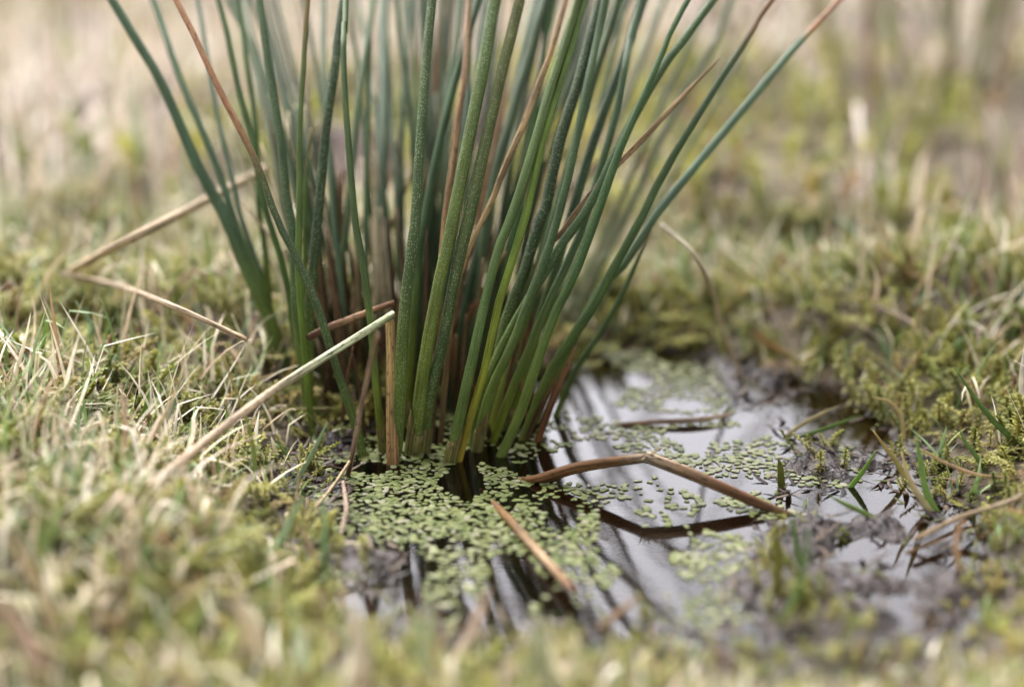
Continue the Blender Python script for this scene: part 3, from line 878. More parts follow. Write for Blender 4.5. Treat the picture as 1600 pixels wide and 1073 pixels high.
TRACED = [
 ('green blade pointing up right at the left edge of the duckweed', [(452, 772), (470, 740), (492, 700), (511, 660)], (9, 9, 7, 3), G(GR, BGR), .1),
 ('straight pale straw standing in front of the left moss', [(190, 745), (196, 690), (194, 640), (189, 598)], (9, 10, 8, 4), G((210, 184, 156)), .0),
 ('pale straw leaning up right beside the straight pale straw', [(212, 740), (232, 690), (262, 640), (287, 575)], (11, 10, 7, 3), G((206, 190, 146)), .1),
 ('thin tan straw curving up right above the left moss', [(288, 622), (315, 588), (332, 556), (343, 533)], (6, 6, 5, 2), G((190, 164, 116)), .1),
 ('bluish blade arching over the moss near the snapped stem', [(398, 760), (396, 700), (380, 640), (346, 552)], (6, 7, 6, 3), [(0, GR), (.6, GY), (1, (150, 130, 80))], .05),
 ('white straw drooping beside the left rush stems', [(408, 620), (404, 580), (392, 545), (375, 520), (362, 490)], (8, 8, 6, 3), G((206, 200, 166)), .1),
 ('curled tan straw at the foot of the left rush stems', [(430, 612), (448, 588), (460, 562), (459, 530)], (6, 6, 5, 2), G((206, 176, 110)), .1),
 ('horizontal straw reaching over the dark water at the left bank', [(400, 645), (440, 641), (480, 638), (521, 637)], (7, 7, 5, 2), G((206, 194, 140)), .0),
 ('long thin straw lying up right in the left moss', [(292, 622), (340, 607), (390, 596), (440, 580)], (5, 6, 5, 2), G((206, 188, 140)), .0),
 ('tall grey green blade in the left tuft', [(168, 585), (155, 530), (135, 495), (118, 470)], (9, 9, 7, 3), G(BGR), .2),
 ('dark blade crossing the left tuft', [(108, 580), (140, 540), (165, 520), (192, 507)], (6, 6, 5, 2), [(0, (160, 140, 100)), (1, GD)], .1),
 ('thin straw rising from the left turf', [(215, 560), (205, 520), (198, 495), (192, 475)], (7, 7, 6, 3), G((200, 186, 150)), .2),
 ('bent straw forming a peak in the left turf', [(230, 500), (262, 462), (303, 422), (330, 450), (342, 500)], (10, 10, 9, 8, 5), G((206, 184, 152)), .2),
 ('thick white curled straw behind the bent peak straw', [(246, 470), (240, 440), (230, 422), (216, 420)], (12, 13, 11, 7), G((214, 196, 168)), .2),
 ('thin upright straw under the bent peak straw', [(280, 545), (292, 500), (302, 460), (305, 438)], (6, 6, 6, 3), G((190, 172, 130)), .1),
 ('green upright blade in the left moss', [(212, 690), (222, 660), (230, 625), (233, 598)], (9, 10, 8, 3), G(GR, (120, 160, 64)), .1),
 ('bluish blade leaning right behind the pale straw', [(246, 690), (262, 655), (275, 620), (288, 590)], (7, 7, 6, 3), G((160, 178, 150)), .15),
 ('pale vertical straw in the blurred front left', [(205, 920), (212, 850), (216, 800), (214, 780)], (13, 12, 10, 6), G((206, 194, 160)), .1),
 ('broad blurred straw rising at the lower left corner', [(95, 1020), (70, 940), (35, 870), (10, 835)], (22, 20, 18, 12), G((206, 184, 146)), .0),
 ('broad blurred pink straw crossing the lower left corner', [(80, 1075), (50, 1020), (15, 960), (-20, 930)], (26, 26, 24, 20), G((206, 176, 154)), .0),
 ('wide pale blurred straw at the bottom left', [(390, 1060), (395, 1010), (380, 960), (350, 930)], (26, 26, 22, 14), G((214, 196, 164)), .0),
 ('pale blurred blade standing at the bottom centre left', [(560, 1085), (564, 1030), (556, 975), (545, 925)], (34, 32, 26, 10), G((220, 206, 180)), .0),
 ('pink blurred blade leaning right at the bottom centre', [(715, 1030), (735, 990), (752, 950), (765, 915)], (22, 22, 18, 8), G((218, 194, 172)), .0),
 ('pale green blurred blade at the bottom centre', [(672, 1080), (664, 1030), (668, 985), (676, 930)], (32, 28, 22, 8), G((190, 196, 150)), .0),
 ('wide olive blurred blade at the bottom right of centre', [(850, 1090), (846, 1040), (842, 1000), (838, 960)], (40, 38, 34, 16), G((178, 180, 140)), .0),
 ('brown blurred straw leaning right at the front pool edge', [(920, 1000), (950, 972), (980, 946), (1004, 928)], (14, 14, 12, 7), G((204, 172, 136)), .0),
 ('reddish pointed straw at the front left of the pool', [(500, 900), (490, 870), (478, 840), (466, 822)], (11, 11, 9, 4), G((206, 180, 144)), .0),
 ('bluish blade rising at the left edge of the pool', [(432, 870), (446, 830), (462, 795), (476, 772)], (10, 11, 9, 3), G((150, 176, 134)), .0),
 ('upright bluish blade in front of the left duckweed', [(508, 900), (507, 860), (508, 820), (506, 780)], (10, 11, 9, 4), G((140, 170, 120)), .0),
 ('olive upright blade standing in the muddy water right of centre', [(1212, 930), (1215, 890), (1214, 840), (1213, 796)], (13, 14, 12, 6), G((120, 116, 48)), .0),
 ('green blade curving up from the mud at the right', [(1222, 972), (1244, 930), (1258, 880), (1262, 826)], (14, 15, 12, 5), [(0, (150, 160, 96)), (.5, GR), (1, GR)], .0),
 ('short green blade behind the curving mud blade', [(1250, 880), (1244, 850), (1240, 820), (1238, 806)], (9, 9, 8, 4), G(GR), .0),
 ('dark green stub poking from the mud beside the arched stem', [(1221, 760), (1220, 745), (1219, 728), (1216, 716)], (11, 12, 10, 6), G((96, 100, 36)), .0),
 ('green blade leaning right above the mud', [(1320, 772), (1336, 752), (1354, 728), (1368, 704)], (10, 11, 9, 3), G((128, 160, 70)), .1),
 ('green blade lying left across the mud', [(1362, 808), (1340, 796), (1318, 786), (1296, 774)], (9, 10, 9, 4), G((136, 160, 90)), .0),
 ('straw blade leaning left over the right mud', [(1462, 808), (1440, 780), (1420, 745), (1408, 705)], (11, 11, 9, 3), [(0, (150, 150, 86)), (.5, (206, 190, 140)), (1, (214, 190, 140))], .1),
 ('green blade beside the leaning straw blade', [(1466, 806), (1448, 770), (1438, 720), (1431, 680)], (12, 12, 10, 3), G((124, 156, 78)), .1),
 ('two toned blade pointing up left on the right bank', [(1420, 760), (1400, 720), (1384, 700), (1364, 672)], (8, 9, 7, 3), [(0, GY), (1, (190, 160, 100))], .1),
 ('long green blade slanting down the right bank', [(1600, 700), (1560, 665), (1530, 630), (1492, 575)], (11, 11, 9, 3), G((120, 146, 74), (104, 130, 66)), .1),
 ('arching tan straw on the right bank', [(1412, 690), (1408, 650), (1390, 628), (1362, 620)], (7, 7, 6, 3), G((190, 170, 110)), .1),
 ('white upright straw at the right picture edge', [(1597, 672), (1596, 630), (1596, 585), (1600, 545)], (8, 9, 8, 5), G((226, 216, 196)), .1),
 ('long straw stretching left on the right bank', [(1590, 748), (1530, 742), (1480, 724), (1436, 700)], (7, 7, 6, 3), G((214, 184, 146)), .05),
 ('small blade curving right by the right bank tuft', [(1540, 735), (1520, 705), (1508, 690), (1500, 672)], (7, 8, 6, 3), G(GR), .1),
 ('blurred straw leaning up right beyond the far pool edge', [(1195, 520), (1165, 500), (1130, 520), (1090, 560)], (11, 11, 9, 5), G((176, 176, 130)), .1),
 ('pale curved straw hanging at the right bank mud', [(1500, 890), (1494, 850), (1500, 820), (1510, 812)], (10, 10, 8, 5), G((206, 170, 130)), .0),
 ('brown straw lying on the mud at the right', [(1380, 880), (1420, 862), (1460, 848), (1480, 842)], (8, 8, 6, 4), G((170, 138, 100)), .0),
 ('green blade lying on the right mud', [(1470, 850), (1440, 846), (1410, 838), (1385, 826)], (8, 8, 7, 3), G((120, 150, 88)), .0),
 ('straw in the water edge leaning toward the right bank', [(1218, 690), (1250, 665), (1280, 648), (1310, 634)], (8, 9, 8, 4), G((196, 180, 130)), .0),
 ('green blade lying beside the water edge straw', [(1240, 686), (1270, 676), (1310, 662), (1345, 648)], (8, 9, 8, 4), G((112, 140, 66)), .0),
 ('upright pale green blade beyond the right mud', [(1340, 640), (1330, 600), (1322, 560), (1316, 528)], (9, 10, 8, 3), G((160, 166, 104)), .2),
 ('blurred blade lying over the far right moss', [(1260, 575), (1220, 548), (1190, 530), (1176, 515)], (10, 11, 9, 5), [(0, (140, 152, 80)), (1, (176, 120, 84))], .2),
 ('thin blurred straw standing alone in the far right turf', [(1570, 330), (1556, 260), (1534, 190), (1515, 140)], (8, 9, 7, 4), [(0, (120, 136, 80)), (.4, (160, 160, 120)), (1, (206, 190, 160))], .3),
 ('blurred white straw clump stalk in the far right turf', [(1560, 262), (1556, 220), (1552, 190), (1548, 165)], (20, 22, 18, 10), G((220, 204, 186)), .3),
]
for i, (lb, pts, w, st, k) in enumerate(TRACED):
    straw = 'straw' in lb
    blade('straw' if straw else 'grass_shoot', lb, pts, w, st, k, cat='straw' if straw else 'grass blade', seed=500 + i)

# ------------------------------------------------------------------ blades in bulk (arrays)
def bulk_blades(base, az, tilt, bend, kink, length, width, colb, colt, segs=5, crease=True, tw=None):
    n = len(base)
    t = np.linspace(0, 1, segs + 1)
    th = tilt[:, None] + bend[:, None] * t[None, :] + kink[:, None] * sstep(0.45, 0.62, t)[None, :]
    az_t = az[:, None] + (0 if tw is None else tw[:, None] * t[None, :])
    ds = length[:, None] / segs
    dirs = np.stack([np.sin(th) * np.cos(az_t), np.sin(th) * np.sin(az_t), np.cos(th)], -1)
    step = dirs[:, :-1] * ds[..., None]
    C = base[:, None, :] + np.concatenate([np.zeros((n, 1, 3)), np.cumsum(step, 1)], 1)
    wd = np.stack([-np.sin(az_t), np.cos(az_t), np.zeros_like(th)], -1)
    nrm = np.cross(dirs, wd)
    prof = np.clip(1.0 - t ** 2.2, 0.04, 1) * (0.7 + 0.3 * np.minimum(1, t * 4))
    half = 0.5 * width[:, None, None] * prof[None, :, None]
    rows = [C - wd * half, C + nrm * half * 0.45, C + wd * half] if crease else [C - wd * half, C + wd * half]
    m = len(rows)
    V = np.stack(rows, 2).reshape(-1, 3)
    col = colb[:, None, :] * (1 - t)[None, :, None] + colt[:, None, :] * t[None, :, None]
    col = np.repeat(col[:, :, None, :], m, 2).reshape(-1, 3)
    b0 = (np.arange(n) * (segs + 1) * m)[:, None, None]
    s = (np.arange(segs) * m)[None, :, None]
    j = np.arange(m - 1)[None, None, :]
    i0 = (b0 + s + j).ravel()
    Q = np.stack([i0, i0 + 1, i0 + m + 1, i0 + m], 1)
    return V, Q, col

# ------------------------------------------------------------------ where plants grow
def scatter(n, x0, x1, y0, y1, wet_gap=0.002, keep=None):
    x = rng.uniform(x0, x1, n)
    y = rng.uniform(y0, y1, n)
    m = sdf(x, y, WET) + fbm(x, y, 0.030, 3, 5) * 0.010
    k = m > wet_gap
    if keep is not None:
        k &= keep(x, y, m)
    x, y = x[k], y[k]
    z = height(x, y)
    return np.stack([x, y, z], 1)

def in_view(x, y, pad=1.25):
    return np.abs(x) < (0.30 * (y * CP + CAM_H * SP) + 0.01) * pad

# the open strip right before the lens stays free of tall plants
# ------------------------------------------------------------------ moss
def leaf_fan(dirs, origins, Ls, Ws, curl):
    """pointed recurved leaves: base pair, mid pair, tip"""
    V, F, T = [], [], []
    for d, o, L_, W_, c in zip(dirs, origins, Ls, Ws, curl):
        d = d / np.linalg.norm(d)
        side = np.cross(d, [0, 0, 1.0])
        nl = np.linalg.norm(side)
        side = side / nl if nl > 1e-3 else np.array([1.0, 0, 0])
        up = np.cross(side, d)
        mid = o + d * L_ * .5 + up * c * L_ * .10
        tip = o + d * L_ * .92 - up * c * L_ * .22
        i = len(V)
        V += [o - side * W_ * .35, o + side * W_ * .35, mid + side * W_ * .5, mid - side * W_ * .5, tip]
        F.append((i, i + 1, i + 2, i + 3))
        T.append((i + 3, i + 2, i + 4))
    return np.array(V), np.array(F), np.array(T)

def moss_star(r, leaves=34):
    D, O, Ls, Ws, Cu, hs = [], [], [], [], [], []
    bx, by = r.normal(0, .25, 2)
    for i in range(leaves):
        u = i / (leaves - 1)
        hgt = .25 + .75 * u
        a = i * 2.39996 + r.normal(0, .2)
        el = math.radians(10 + 55 * u ** 3 + r.normal(0, 10))
        D.append(np.array([math.cos(a) * math.cos(el), math.sin(a) * math.cos(el), math.sin(el)]))
        O.append(np.array([bx * hgt * hgt, by * hgt * hgt, hgt]))
        s = (1 - .45 * u ** 3)
        Ls.append(.27 * s * r.uniform(.8, 1.2)); Ws.append(.085 * r.uniform(.8, 1.2)); Cu.append(r.uniform(.4, 1.6)); hs.append(hgt)
    V, F, T = leaf_fan(D, O, Ls, Ws, Cu)
    h = np.repeat(hs, 5)
    # stem
    i = len(V)
    sv = []
    for hgt in (0, .5, 1.0):
        for q in range(3):
            sv.append((bx * hgt * hgt + .03 * math.cos(q * 2.1), by * hgt * hgt + .03 * math.sin(q * 2.1), hgt))
    V = np.vstack([V, sv])
    h = np.concatenate([h, [0, 0, 0, .3, .3, .3, .6, .6, .6]])
    sf = []
    for l in range(2):
        for q in range(3):
            p = (q + 1) % 3
            sf.append((i + l * 3 + q, i + l * 3 + p, i + l * 3 + 3 + p, i + l * 3 + 3 + q))
    return V, np.vstack([F, sf]), T, h

def moss_feather(r, br=11):
    """flat, pinnately branched shoot that arches over"""
    D, O, Ls, Ws, Cu, hs = [], [], [], [], [], []
    lean = r.uniform(.5, 1.1)
    axis = lambda u: np.array([lean * u * u * 1.1, 0, u * (1.0 - .35 * u)])
    for i in range(br):
        u = .2 + .8 * i / (br - 1)
        o = axis(u)
        for sgn in (-1, 1):
            bl = .42 * (1 - .75 * u ** 2) * r.uniform(.8, 1.2)
            bd = np.array([.45, sgn * .85, .18 + r.normal(0, .12)])
            bd /= np.linalg.norm(bd)
            for j in range(3):
                f = (j + .5) / 3
                p = o + bd * bl * f
                dd = bd + r.normal(0, .35, 3)
                D.append(dd); O.append(p); Ls.append(.15); Ws.append(.075); Cu.append(r.uniform(0, 1)); hs.append(u)
    V, F, T = leaf_fan(D, O, Ls, Ws, Cu)
    return V, F, T, np.repeat(hs, 5)

def moss_coarse(r):
    D, O, Ls, Ws, Cu, hs = [], [], [], [], [], []
    for i in range(12):
        u = i / 11
        a = i * 2.4
        el = math.radians(15 + 50 * u ** 2)
        D.append(np.array([math.cos(a) * math.cos(el), math.sin(a) * math.cos(el), math.sin(el)]))
        O.append(np.array([0, 0, .15 + .8 * u])); Ls.append(.42); Ws.append(.22); Cu.append(.7); hs.append(u)
    V, F, T = leaf_fan(D, O, Ls, Ws, Cu)
    return V, F, T, np.repeat(hs, 5)

def bake(protos, base, size, tiltmax, tip_col, base_col):
    which = rng.integers(0, len(protos), len(base))
    az = rng.uniform(0, 2 * np.pi, len(base))
    tl = rng.uniform(0, tiltmax, len(base))
    ta = rng.uniform(0, 2 * np.pi, len(base))
    AV, AQ, AT, AC = [], [], [], []
    off = 0
    for p, (V, F, T, h) in enumerate(protos):
        ix = np.where(which == p)[0]
        if len(ix) == 0:
            continue
        c, s = np.cos(az[ix]), np.sin(az[ix])
        X = V[None, :, 0] * c[:, None] - V[None, :, 1] * s[:, None]
        Y = V[None, :, 0] * s[:, None] + V[None, :, 1] * c[:, None]
        Z = np.repeat(V[None, :, 2], len(ix), 0)
        sx, sy = np.tan(tl[ix]) * np.cos(ta[ix]), np.tan(tl[ix]) * np.sin(ta[ix])
        X = X + Z * sx[:, None]
        Y = Y + Z * sy[:, None]
        W = np.stack([X, Y, Z], -1) * size[ix][:, None, None] + base[ix][:, None, :]
        hh = np.clip(h, 0, 1)[None, :, None]
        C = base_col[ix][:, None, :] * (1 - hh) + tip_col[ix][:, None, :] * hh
        o = off + (np.arange(len(ix)) * len(V))[:, None, None]
        AV.append(W.reshape(-1, 3)); AC.append(C.reshape(-1, 3))
        AQ.append((F[None] + o).reshape(-1, 4)); AT.append((T[None] + o).reshape(-1, 3))
        off += len(ix) * len(V)
    return np.vstack(AV), np.vstack(AQ), np.vstack(AT), np.vstack(AC)

def mosscol(n, x, y):
    pal = np.array([lin(c) for c in [(152, 150, 72), (134, 138, 62), (168, 166, 96), (118, 126, 58), (160, 144, 84), (142, 114, 76)]])
    p = rng.choice(len(pal), n, p=[.3, .22, .2, .15, .09, .04])
    c = pal[p] * rng.uniform(.75, 1.2, n)[:, None]
    return c

pr = np.random.default_rng(3)
stars = [moss_star(pr) for _ in range(7)]
feathers = [moss_feather(pr) for _ in range(5)]
coarse = [moss_coarse(pr) for _ in range(4)]

def moss_stuff(name, label, protos, base, smin, smax, tilt):
    n = len(base)
    size = rng.uniform(smin, smax, n) * (1 - .3 * sstep(.26, .22, base[:, 1])) * np.maximum(.45 + .55 * sstep(0.0, .03, sdf(base[:, 0], base[:, 1], WET)), np.maximum(sstep(.30, .34, base[:, 1]), 0.5 * sstep(-.02, -.035, base[:, 0])))
    b = base.copy()
    b[:, 2] -= size * .35
    tip = mosscol(n, b[:, 0], b[:, 1])
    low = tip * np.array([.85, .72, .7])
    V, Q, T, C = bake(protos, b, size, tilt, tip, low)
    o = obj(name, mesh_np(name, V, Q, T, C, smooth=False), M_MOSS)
    return tag(o, label, 'moss', kind='stuff')

mx_, my_ = rng.uniform(-.06, .14, 9000), rng.uniform(.22, .43, 9000)
mz_ = height(mx_, my_)
mk_ = (sdf(mx_, my_, WET) < .002) & (mz_ > .0005) & (fbm(mx_, my_, .02, 2, 67) > .10) & (rng.uniform(0, 1, 9000) < .45)
moss_stuff('mud_moss', 'small olive moss shoots on the wet mud at the right', stars, np.stack([mx_, my_, mz_], 1)[mk_], .008, .014, .5)
patch = lambda x, y: fbm(x, y, 0.07, 2, 61)
near = scatter(19000, -0.24, 0.24, 0.165, 0.47, -0.001, lambda x, y, m: in_view(x, y) & (rng.uniform(0, 1, len(x)) < np.clip(.75 + 1.0 * patch(x, y), .35, 1)))
sel = rng.uniform(0, 1, len(near)) < np.where(near[:, 0] < 0.02, .72, .8)
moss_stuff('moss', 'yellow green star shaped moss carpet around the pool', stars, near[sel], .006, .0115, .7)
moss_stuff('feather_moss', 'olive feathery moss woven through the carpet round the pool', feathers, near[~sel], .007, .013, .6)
far = scatter(26000, -0.9, 0.9, 0.10, 1.7, 0.003, lambda x, y, m: ~(in_view(x, y) & (y < .46) & (y > .165)) & (rng.uniform(0, 1, len(x)) < np.clip(np.where((y < .50) & (x > .02), .7, .18) + 1.6 * fbm(x, y, .16, 2, 63), .03, 1) * np.clip(1.5 - .7 * y, .2, 1)) & ((y > .2) | (np.abs(x) > .05)))
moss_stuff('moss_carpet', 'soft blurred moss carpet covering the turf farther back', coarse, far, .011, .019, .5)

# ------------------------------------------------------------------ short turf grass
def grass_stuff(name, label, cat, base, lmin, lmax, wmin, wmax, pal, probs, tiltmax, bendmax, kinkp, segs=5, crease=True):
    n = len(base)
    pal = np.array([lin(c) for c in pal])
    c = pal[rng.choice(len(pal), n, p=probs)] * rng.uniform(.8, 1.18, n)[:, None]
    ct = c * rng.uniform(.85, 1.15, (n, 1)) + rng.uniform(0, .05, (n, 1)) * np.array([1, .85, .5])
    b = base.copy()
    b[:, 2] -= .002
    kink = np.where(rng.uniform(0, 1, n) < kinkp, rng.uniform(.4, 1.5, n), 0)
    V, Q, C = bulk_blades(b, rng.uniform(0, 2 * np.pi, n), np.abs(rng.normal(0, tiltmax, n)), rng.uniform(-.1, bendmax, n), kink,
                          rng.uniform(lmin, lmax, n) * rng.uniform(.6, 1, n) * (.4 + .6 * sstep(.004, .03, sdf(b[:, 0], b[:, 1], WET))) * (1 - .45 * sstep(.26, .21, b[:, 1])), rng.uniform(wmin, wmax, n), c, ct, segs, crease, rng.normal(0, .5, n))
    # keep blade ends from sinking under the turf or dipping into the ground
    o = obj(name, mesh_np(name, V, Q, None, C), M_GRASS)
    return tag(o, label, cat, kind='stuff')

GREENS = [(116, 138, 76), (132, 156, 106), (96, 124, 56), (150, 160, 88), (144, 168, 132)]
STRAWS = [(218, 206, 176), (206, 190, 158), (228, 218, 196), (188, 164, 130), (210, 186, 164), (150, 120, 90)]
gp = lambda x, y: fbm(x, y, 0.09, 2, 71)
nb = scatter(40000, -0.24, 0.24, 0.175, 0.47, 0.001, lambda x, y, m: in_view(x, y) & (rng.uniform(0, 1, len(x)) < np.clip(np.where((x < 0.0) | (y < .24), .56, .40) + 1.1 * gp(x, y), .06, 1) ))
q = rng.uniform(0, 1, len(nb)) < .36
grass_stuff('short_grass', 'short green grass blades growing through the moss near the pool', 'grass', nb[q], .010, .026, .0005, .0012, GREENS, [.3, .25, .2, .15, .1], .45, .9, .12)
grass_stuff('dry_grass', 'tangled dry straw coloured grass over the moss near the pool', 'dry grass', nb[~q], .010, .033, .00045, .0012, STRAWS, [.28, .24, .18, .14, .1, .06], .85, 1.1, .3)
fb = scatter(70000, -1.0, 1.0, 0.05, 2.0, 0.006, lambda x, y, m: ~(in_view(x, y) & (y < .46) & (y > .165)) & (rng.uniform(0, 1, len(x)) < np.clip(.5 + 1.9 * fbm(x, y, .20, 2, 73), .02, 1) * np.where(y > .45, 1, .35) * np.clip(1.7 - .8 * y, .12, 1)) & ((y > .2) | (np.abs(x) > .05)))
q = rng.uniform(0, 1, len(fb)) < .20
grass_stuff('turf_grass', 'blurred green turf grass in the field behind', 'grass', fb[q], .018, .050, .0010, .0024, GREENS, [.3, .25, .2, .15, .1], .4, .8, .1, 4, False)
grass_stuff('straw_turf', 'blurred pale dry grass covering the field behind', 'dry grass', fb[~q], .018, .055, .0012, .0030, [(216, 202, 182), (206, 188, 166), (226, 214, 200), (186, 160, 136), (208, 186, 172), (140, 108, 88)], [.28, .22, .24, .08, .12, .06], .55, .9, .25, 4, False)

dx_, dy_ = rng.uniform(-.06, .15, 12000), rng.uniform(.21, .43, 12000)
dz_ = height(dx_, dy_)
dk_ = (sdf(dx_, dy_, WET) < .006) & (dz_ > -.0012) & (rng.uniform(0, 1, 12000) < .55)
db_ = np.stack([dx_, dy_, np.maximum(dz_, -.0003) + .0003], 1)[dk_]
n_ = len(db_)
pal_ = np.array([lin(c) for c in [(50, 38, 32), (70, 56, 46), (90, 74, 58), (88, 90, 44), (104, 88, 66), (38, 30, 28)]])
pc_ = pal_[rng.choice(6, n_, p=[.3, .22, .15, .13, .08, .12])]
V, Q, C = bulk_blades(db_, rng.uniform(0, 6.28, n_), rng.uniform(1.15, 1.6, n_), rng.uniform(-.5, .5, n_), np.zeros(n_), rng.uniform(.0015, .006, n_), rng.uniform(.0005, .0014, n_), pc_, pc_ * .9, 3, True, rng.normal(0, .8, n_))
tag(obj('mud_debris', mesh_np('mud_debris', V, Q, None, C), M_GRASS), 'dark rotted plant scraps strewn over the wet mud', 'plant debris', kind='stuff')

# ------------------------------------------------------------------ grass tufts with their blades
def tuft(px, py, n, hpx, label, group, pal, spread=.5):
    b = on_ground(px, py)
    root = empty('grass_tuft', tuple(float(v) for v in b))
    tag(root, label, 'grass tuft', group)
    dep = depth_of(b)
    for i in range(n):
        L_ = hpx / FPX * dep * random.uniform(.55, 1.1)
        az, tl, bd = random.uniform(0, 6.28), abs(random.gauss(0, spread)), random.uniform(.1, .9)
        c = lin(random.choice(pal)) * random.uniform(.85, 1.15)
        o3 = np.array([[random.gauss(0, .0012), random.gauss(0, .0012), -.003]])
        V, Q, C = bulk_blades(o3, np.array([az]), np.array([tl]), np.array([bd]), np.array([0.0]), np.array([L_]), np.array([random.uniform(.0009, .0016)]),
                              c[None], (c * random.uniform(.9, 1.2))[None], 6, True, np.array([random.gauss(0, .4)]))
        obj('blade', mesh_np('blade', V, Q, None, C), M_GRASS, root)

GL, SL = GREENS, STRAWS
for px, py, lb in [
        (62, 590, 'green and straw tuft at the left picture edge, mid height'), (150, 600, 'green and straw tuft under the dark blade that crosses left'),
        (30, 660, 'grass tuft low at the left picture edge'), (330, 690, 'grass tuft in the moss just above the pale folded stem'),
        (110, 720, 'soft grass tuft left of the straight pale straw'), (265, 545, 'grass tuft below the long pinkish straw'),
        (390, 720, 'grass tuft in the moss just under the pale folded stem'), (60, 500, 'soft grass tuft left of the long pinkish straw'),
        (235, 620, 'grass tuft behind the two standing pale straws'), (165, 460, 'soft grass tuft where the two lying dead stems meet'),
        (340, 590, 'grass tuft in the moss beside the left foot of the rushes'), (20, 560, 'straw tuft at the very left edge above the sharp moss')]:
    tuft(px, py, 7, 110, lb, 'grass tufts in the moss left of the rushes', GL + SL[:3])
for px, py, lb in [
        (1470, 720, 'green tuft on the right bank behind the leaning straw blade'), (1530, 770, 'green tuft on the right bank above the pinkish crossing straw'),
        (1580, 650, 'green tuft under the long slanting blade at the right edge'), (1440, 610, 'soft tuft on the moss above the arching tan straw'),
        (1500, 560, 'soft tuft above the tip of the long slanting blade'), (1400, 560, 'soft tuft in the moss right of the upright pale blade'),
        (1575, 840, 'tuft below the pinkish crossing straw at the right edge'), (1300, 560, 'soft tuft at the back edge of the right mud')]:
    tuft(px, py, 7, 95, lb, 'grass tufts on the right bank', GL)
for px, py, lb in [
        (120, 930, 'blurred tuft above the lower left corner straws'), (300, 860, 'blurred tuft right of the pale vertical straw'), (60, 820, 'blurred tuft at the left edge below the sharp moss'),
        (420, 900, 'blurred tuft by the mud at the front left pool corner'), (250, 1000, 'blurred tuft between the bottom left straws')]:
    tuft(px, py, 6, 110, lb, 'blurred grass tufts at the front left', GL + SL[:3])
for px, py, lb in [
        (640, 1000, 'blurred tuft at the bottom beside the pale standing blade'), (870, 1000, 'blurred tuft at the bottom below the slanting floating stem'), (1060, 1030, 'blurred tuft at the bottom right of the brown leaning straw'),
        (1400, 1030, 'blurred tuft in front of the right mud'), (1540, 980, 'blurred tuft in the lower right corner'), (1180, 1060, 'blurred tuft at the bottom under the curving mud blade')]:
    tuft(px, py, 6, 80, lb, 'blurred grass tufts along the front', GL)
for px, py, lb in [
        (1305, 690, 'small shoots in the mud behind the right end of the arched stem'), (1330, 830, 'small shoots in the mud left of the brown lying straw'), (1255, 800, 'small shoots at the water end of the arched stem'),
        (1190, 655, 'small soft shoots at the back of the pool'), (1345, 745, 'small shoots in the mud beside the leaning green blade'), (1280, 880, 'small shoots in the mud right of the curving mud blade'),
        (590, 905, 'small blurred shoots at the front left of the pool'), (530, 850, 'small shoots at the left end of the duckweed mat'), (660, 890, 'small blurred shoots before the duckweed mat')]:
    tuft(px, py, 4, 50, lb, 'shoots in the wet mud', [(130, 140, 54), (110, 120, 46), (140, 160, 90)], .35)

# ------------------------------------------------------------------ blurred rush clump far right
fc = on_ground(1520, 150)
back = empty('background_rush_clump', tuple(float(v) for v in fc))
tag(back, 'blurred pale rush clump in the field at the upper right', 'rush plant')
for i in range(15):
    a, r_ = random.uniform(0, 6.28), random.uniform(0, .055)
    p0 = np.array([fc[0] + r_ * 1.5 * math.cos(a), fc[1] + r_ * math.sin(a), fc[2] - .01])
    ln = np.array([math.cos(a) * r_ * 2.2 + random.gauss(0, .03), math.sin(a) * r_ * 1.5, 0])
    H_ = random.uniform(.12, .30)
    c = random.choice([ST, PK, (214, 200, 180), (150, 158, 128), (136, 146, 116), (216, 200, 176)])
    dead = c[0] > c[1]
    tube_obj('dead_stem' if dead else 'stem', M_DEAD if dead else M_STEM, back, [p0, p0 + ln * .4 + np.array([0, 0, H_ * .5]), p0 + ln + np.array([0, 0, H_])], [.0018, .0016, .0004],
             G(c), nseg=10, sides=8, seed=900 + i)

# ------------------------------------------------------------------ duckweed
def frond_mesh(i):
    r = np.random.default_rng(40 + i)
    n = 12
    th = np.linspace(0, 2 * np.pi, n, endpoint=False)
    rad = 1 + .16 * np.cos(th) * (1 if i % 2 else -1) + r.normal(0, .025, n)
    ex = .80 + .08 * r.uniform(-1, 1)
    rows = []
    for s, z in ((1.0, -.08), (1.03, .05), (.80, .075), (.45, .10)):
        rows.append(np.stack([np.cos(th) * rad * s, np.sin(th) * rad * s * ex, np.full(n, z)], 1))
    V = np.vstack(rows + [np.array([[.04, 0, .11]])])
    Q = []
    for l in range(3):
        for j in range(n):
            k = (j + 1) % n
            Q.append((l * n + j, l * n + k, (l + 1) * n + k, (l + 1) * n + j))
    T = [(3 * n + j, 3 * n + (j + 1) % n, 4 * n) for j in range(n)]
    return V, np.array(Q), np.array(T)

FR = [frond_mesh(i) for i in range(5)]
DUCKC = [(142, 150, 82), (156, 164, 98), (124, 138, 68), (172, 176, 124), (104, 120, 54), (186, 182, 148)]
FM = []
for i in range(5):
    row = []
    for c in DUCKC:
        V, Q, T = FR[i]
        row.append(mesh_np('frond', V, Q, T, np.tile(lin(c), (len(V), 1))))
        row[-1].materials.append(M_DUCK)
    FM.append(row)

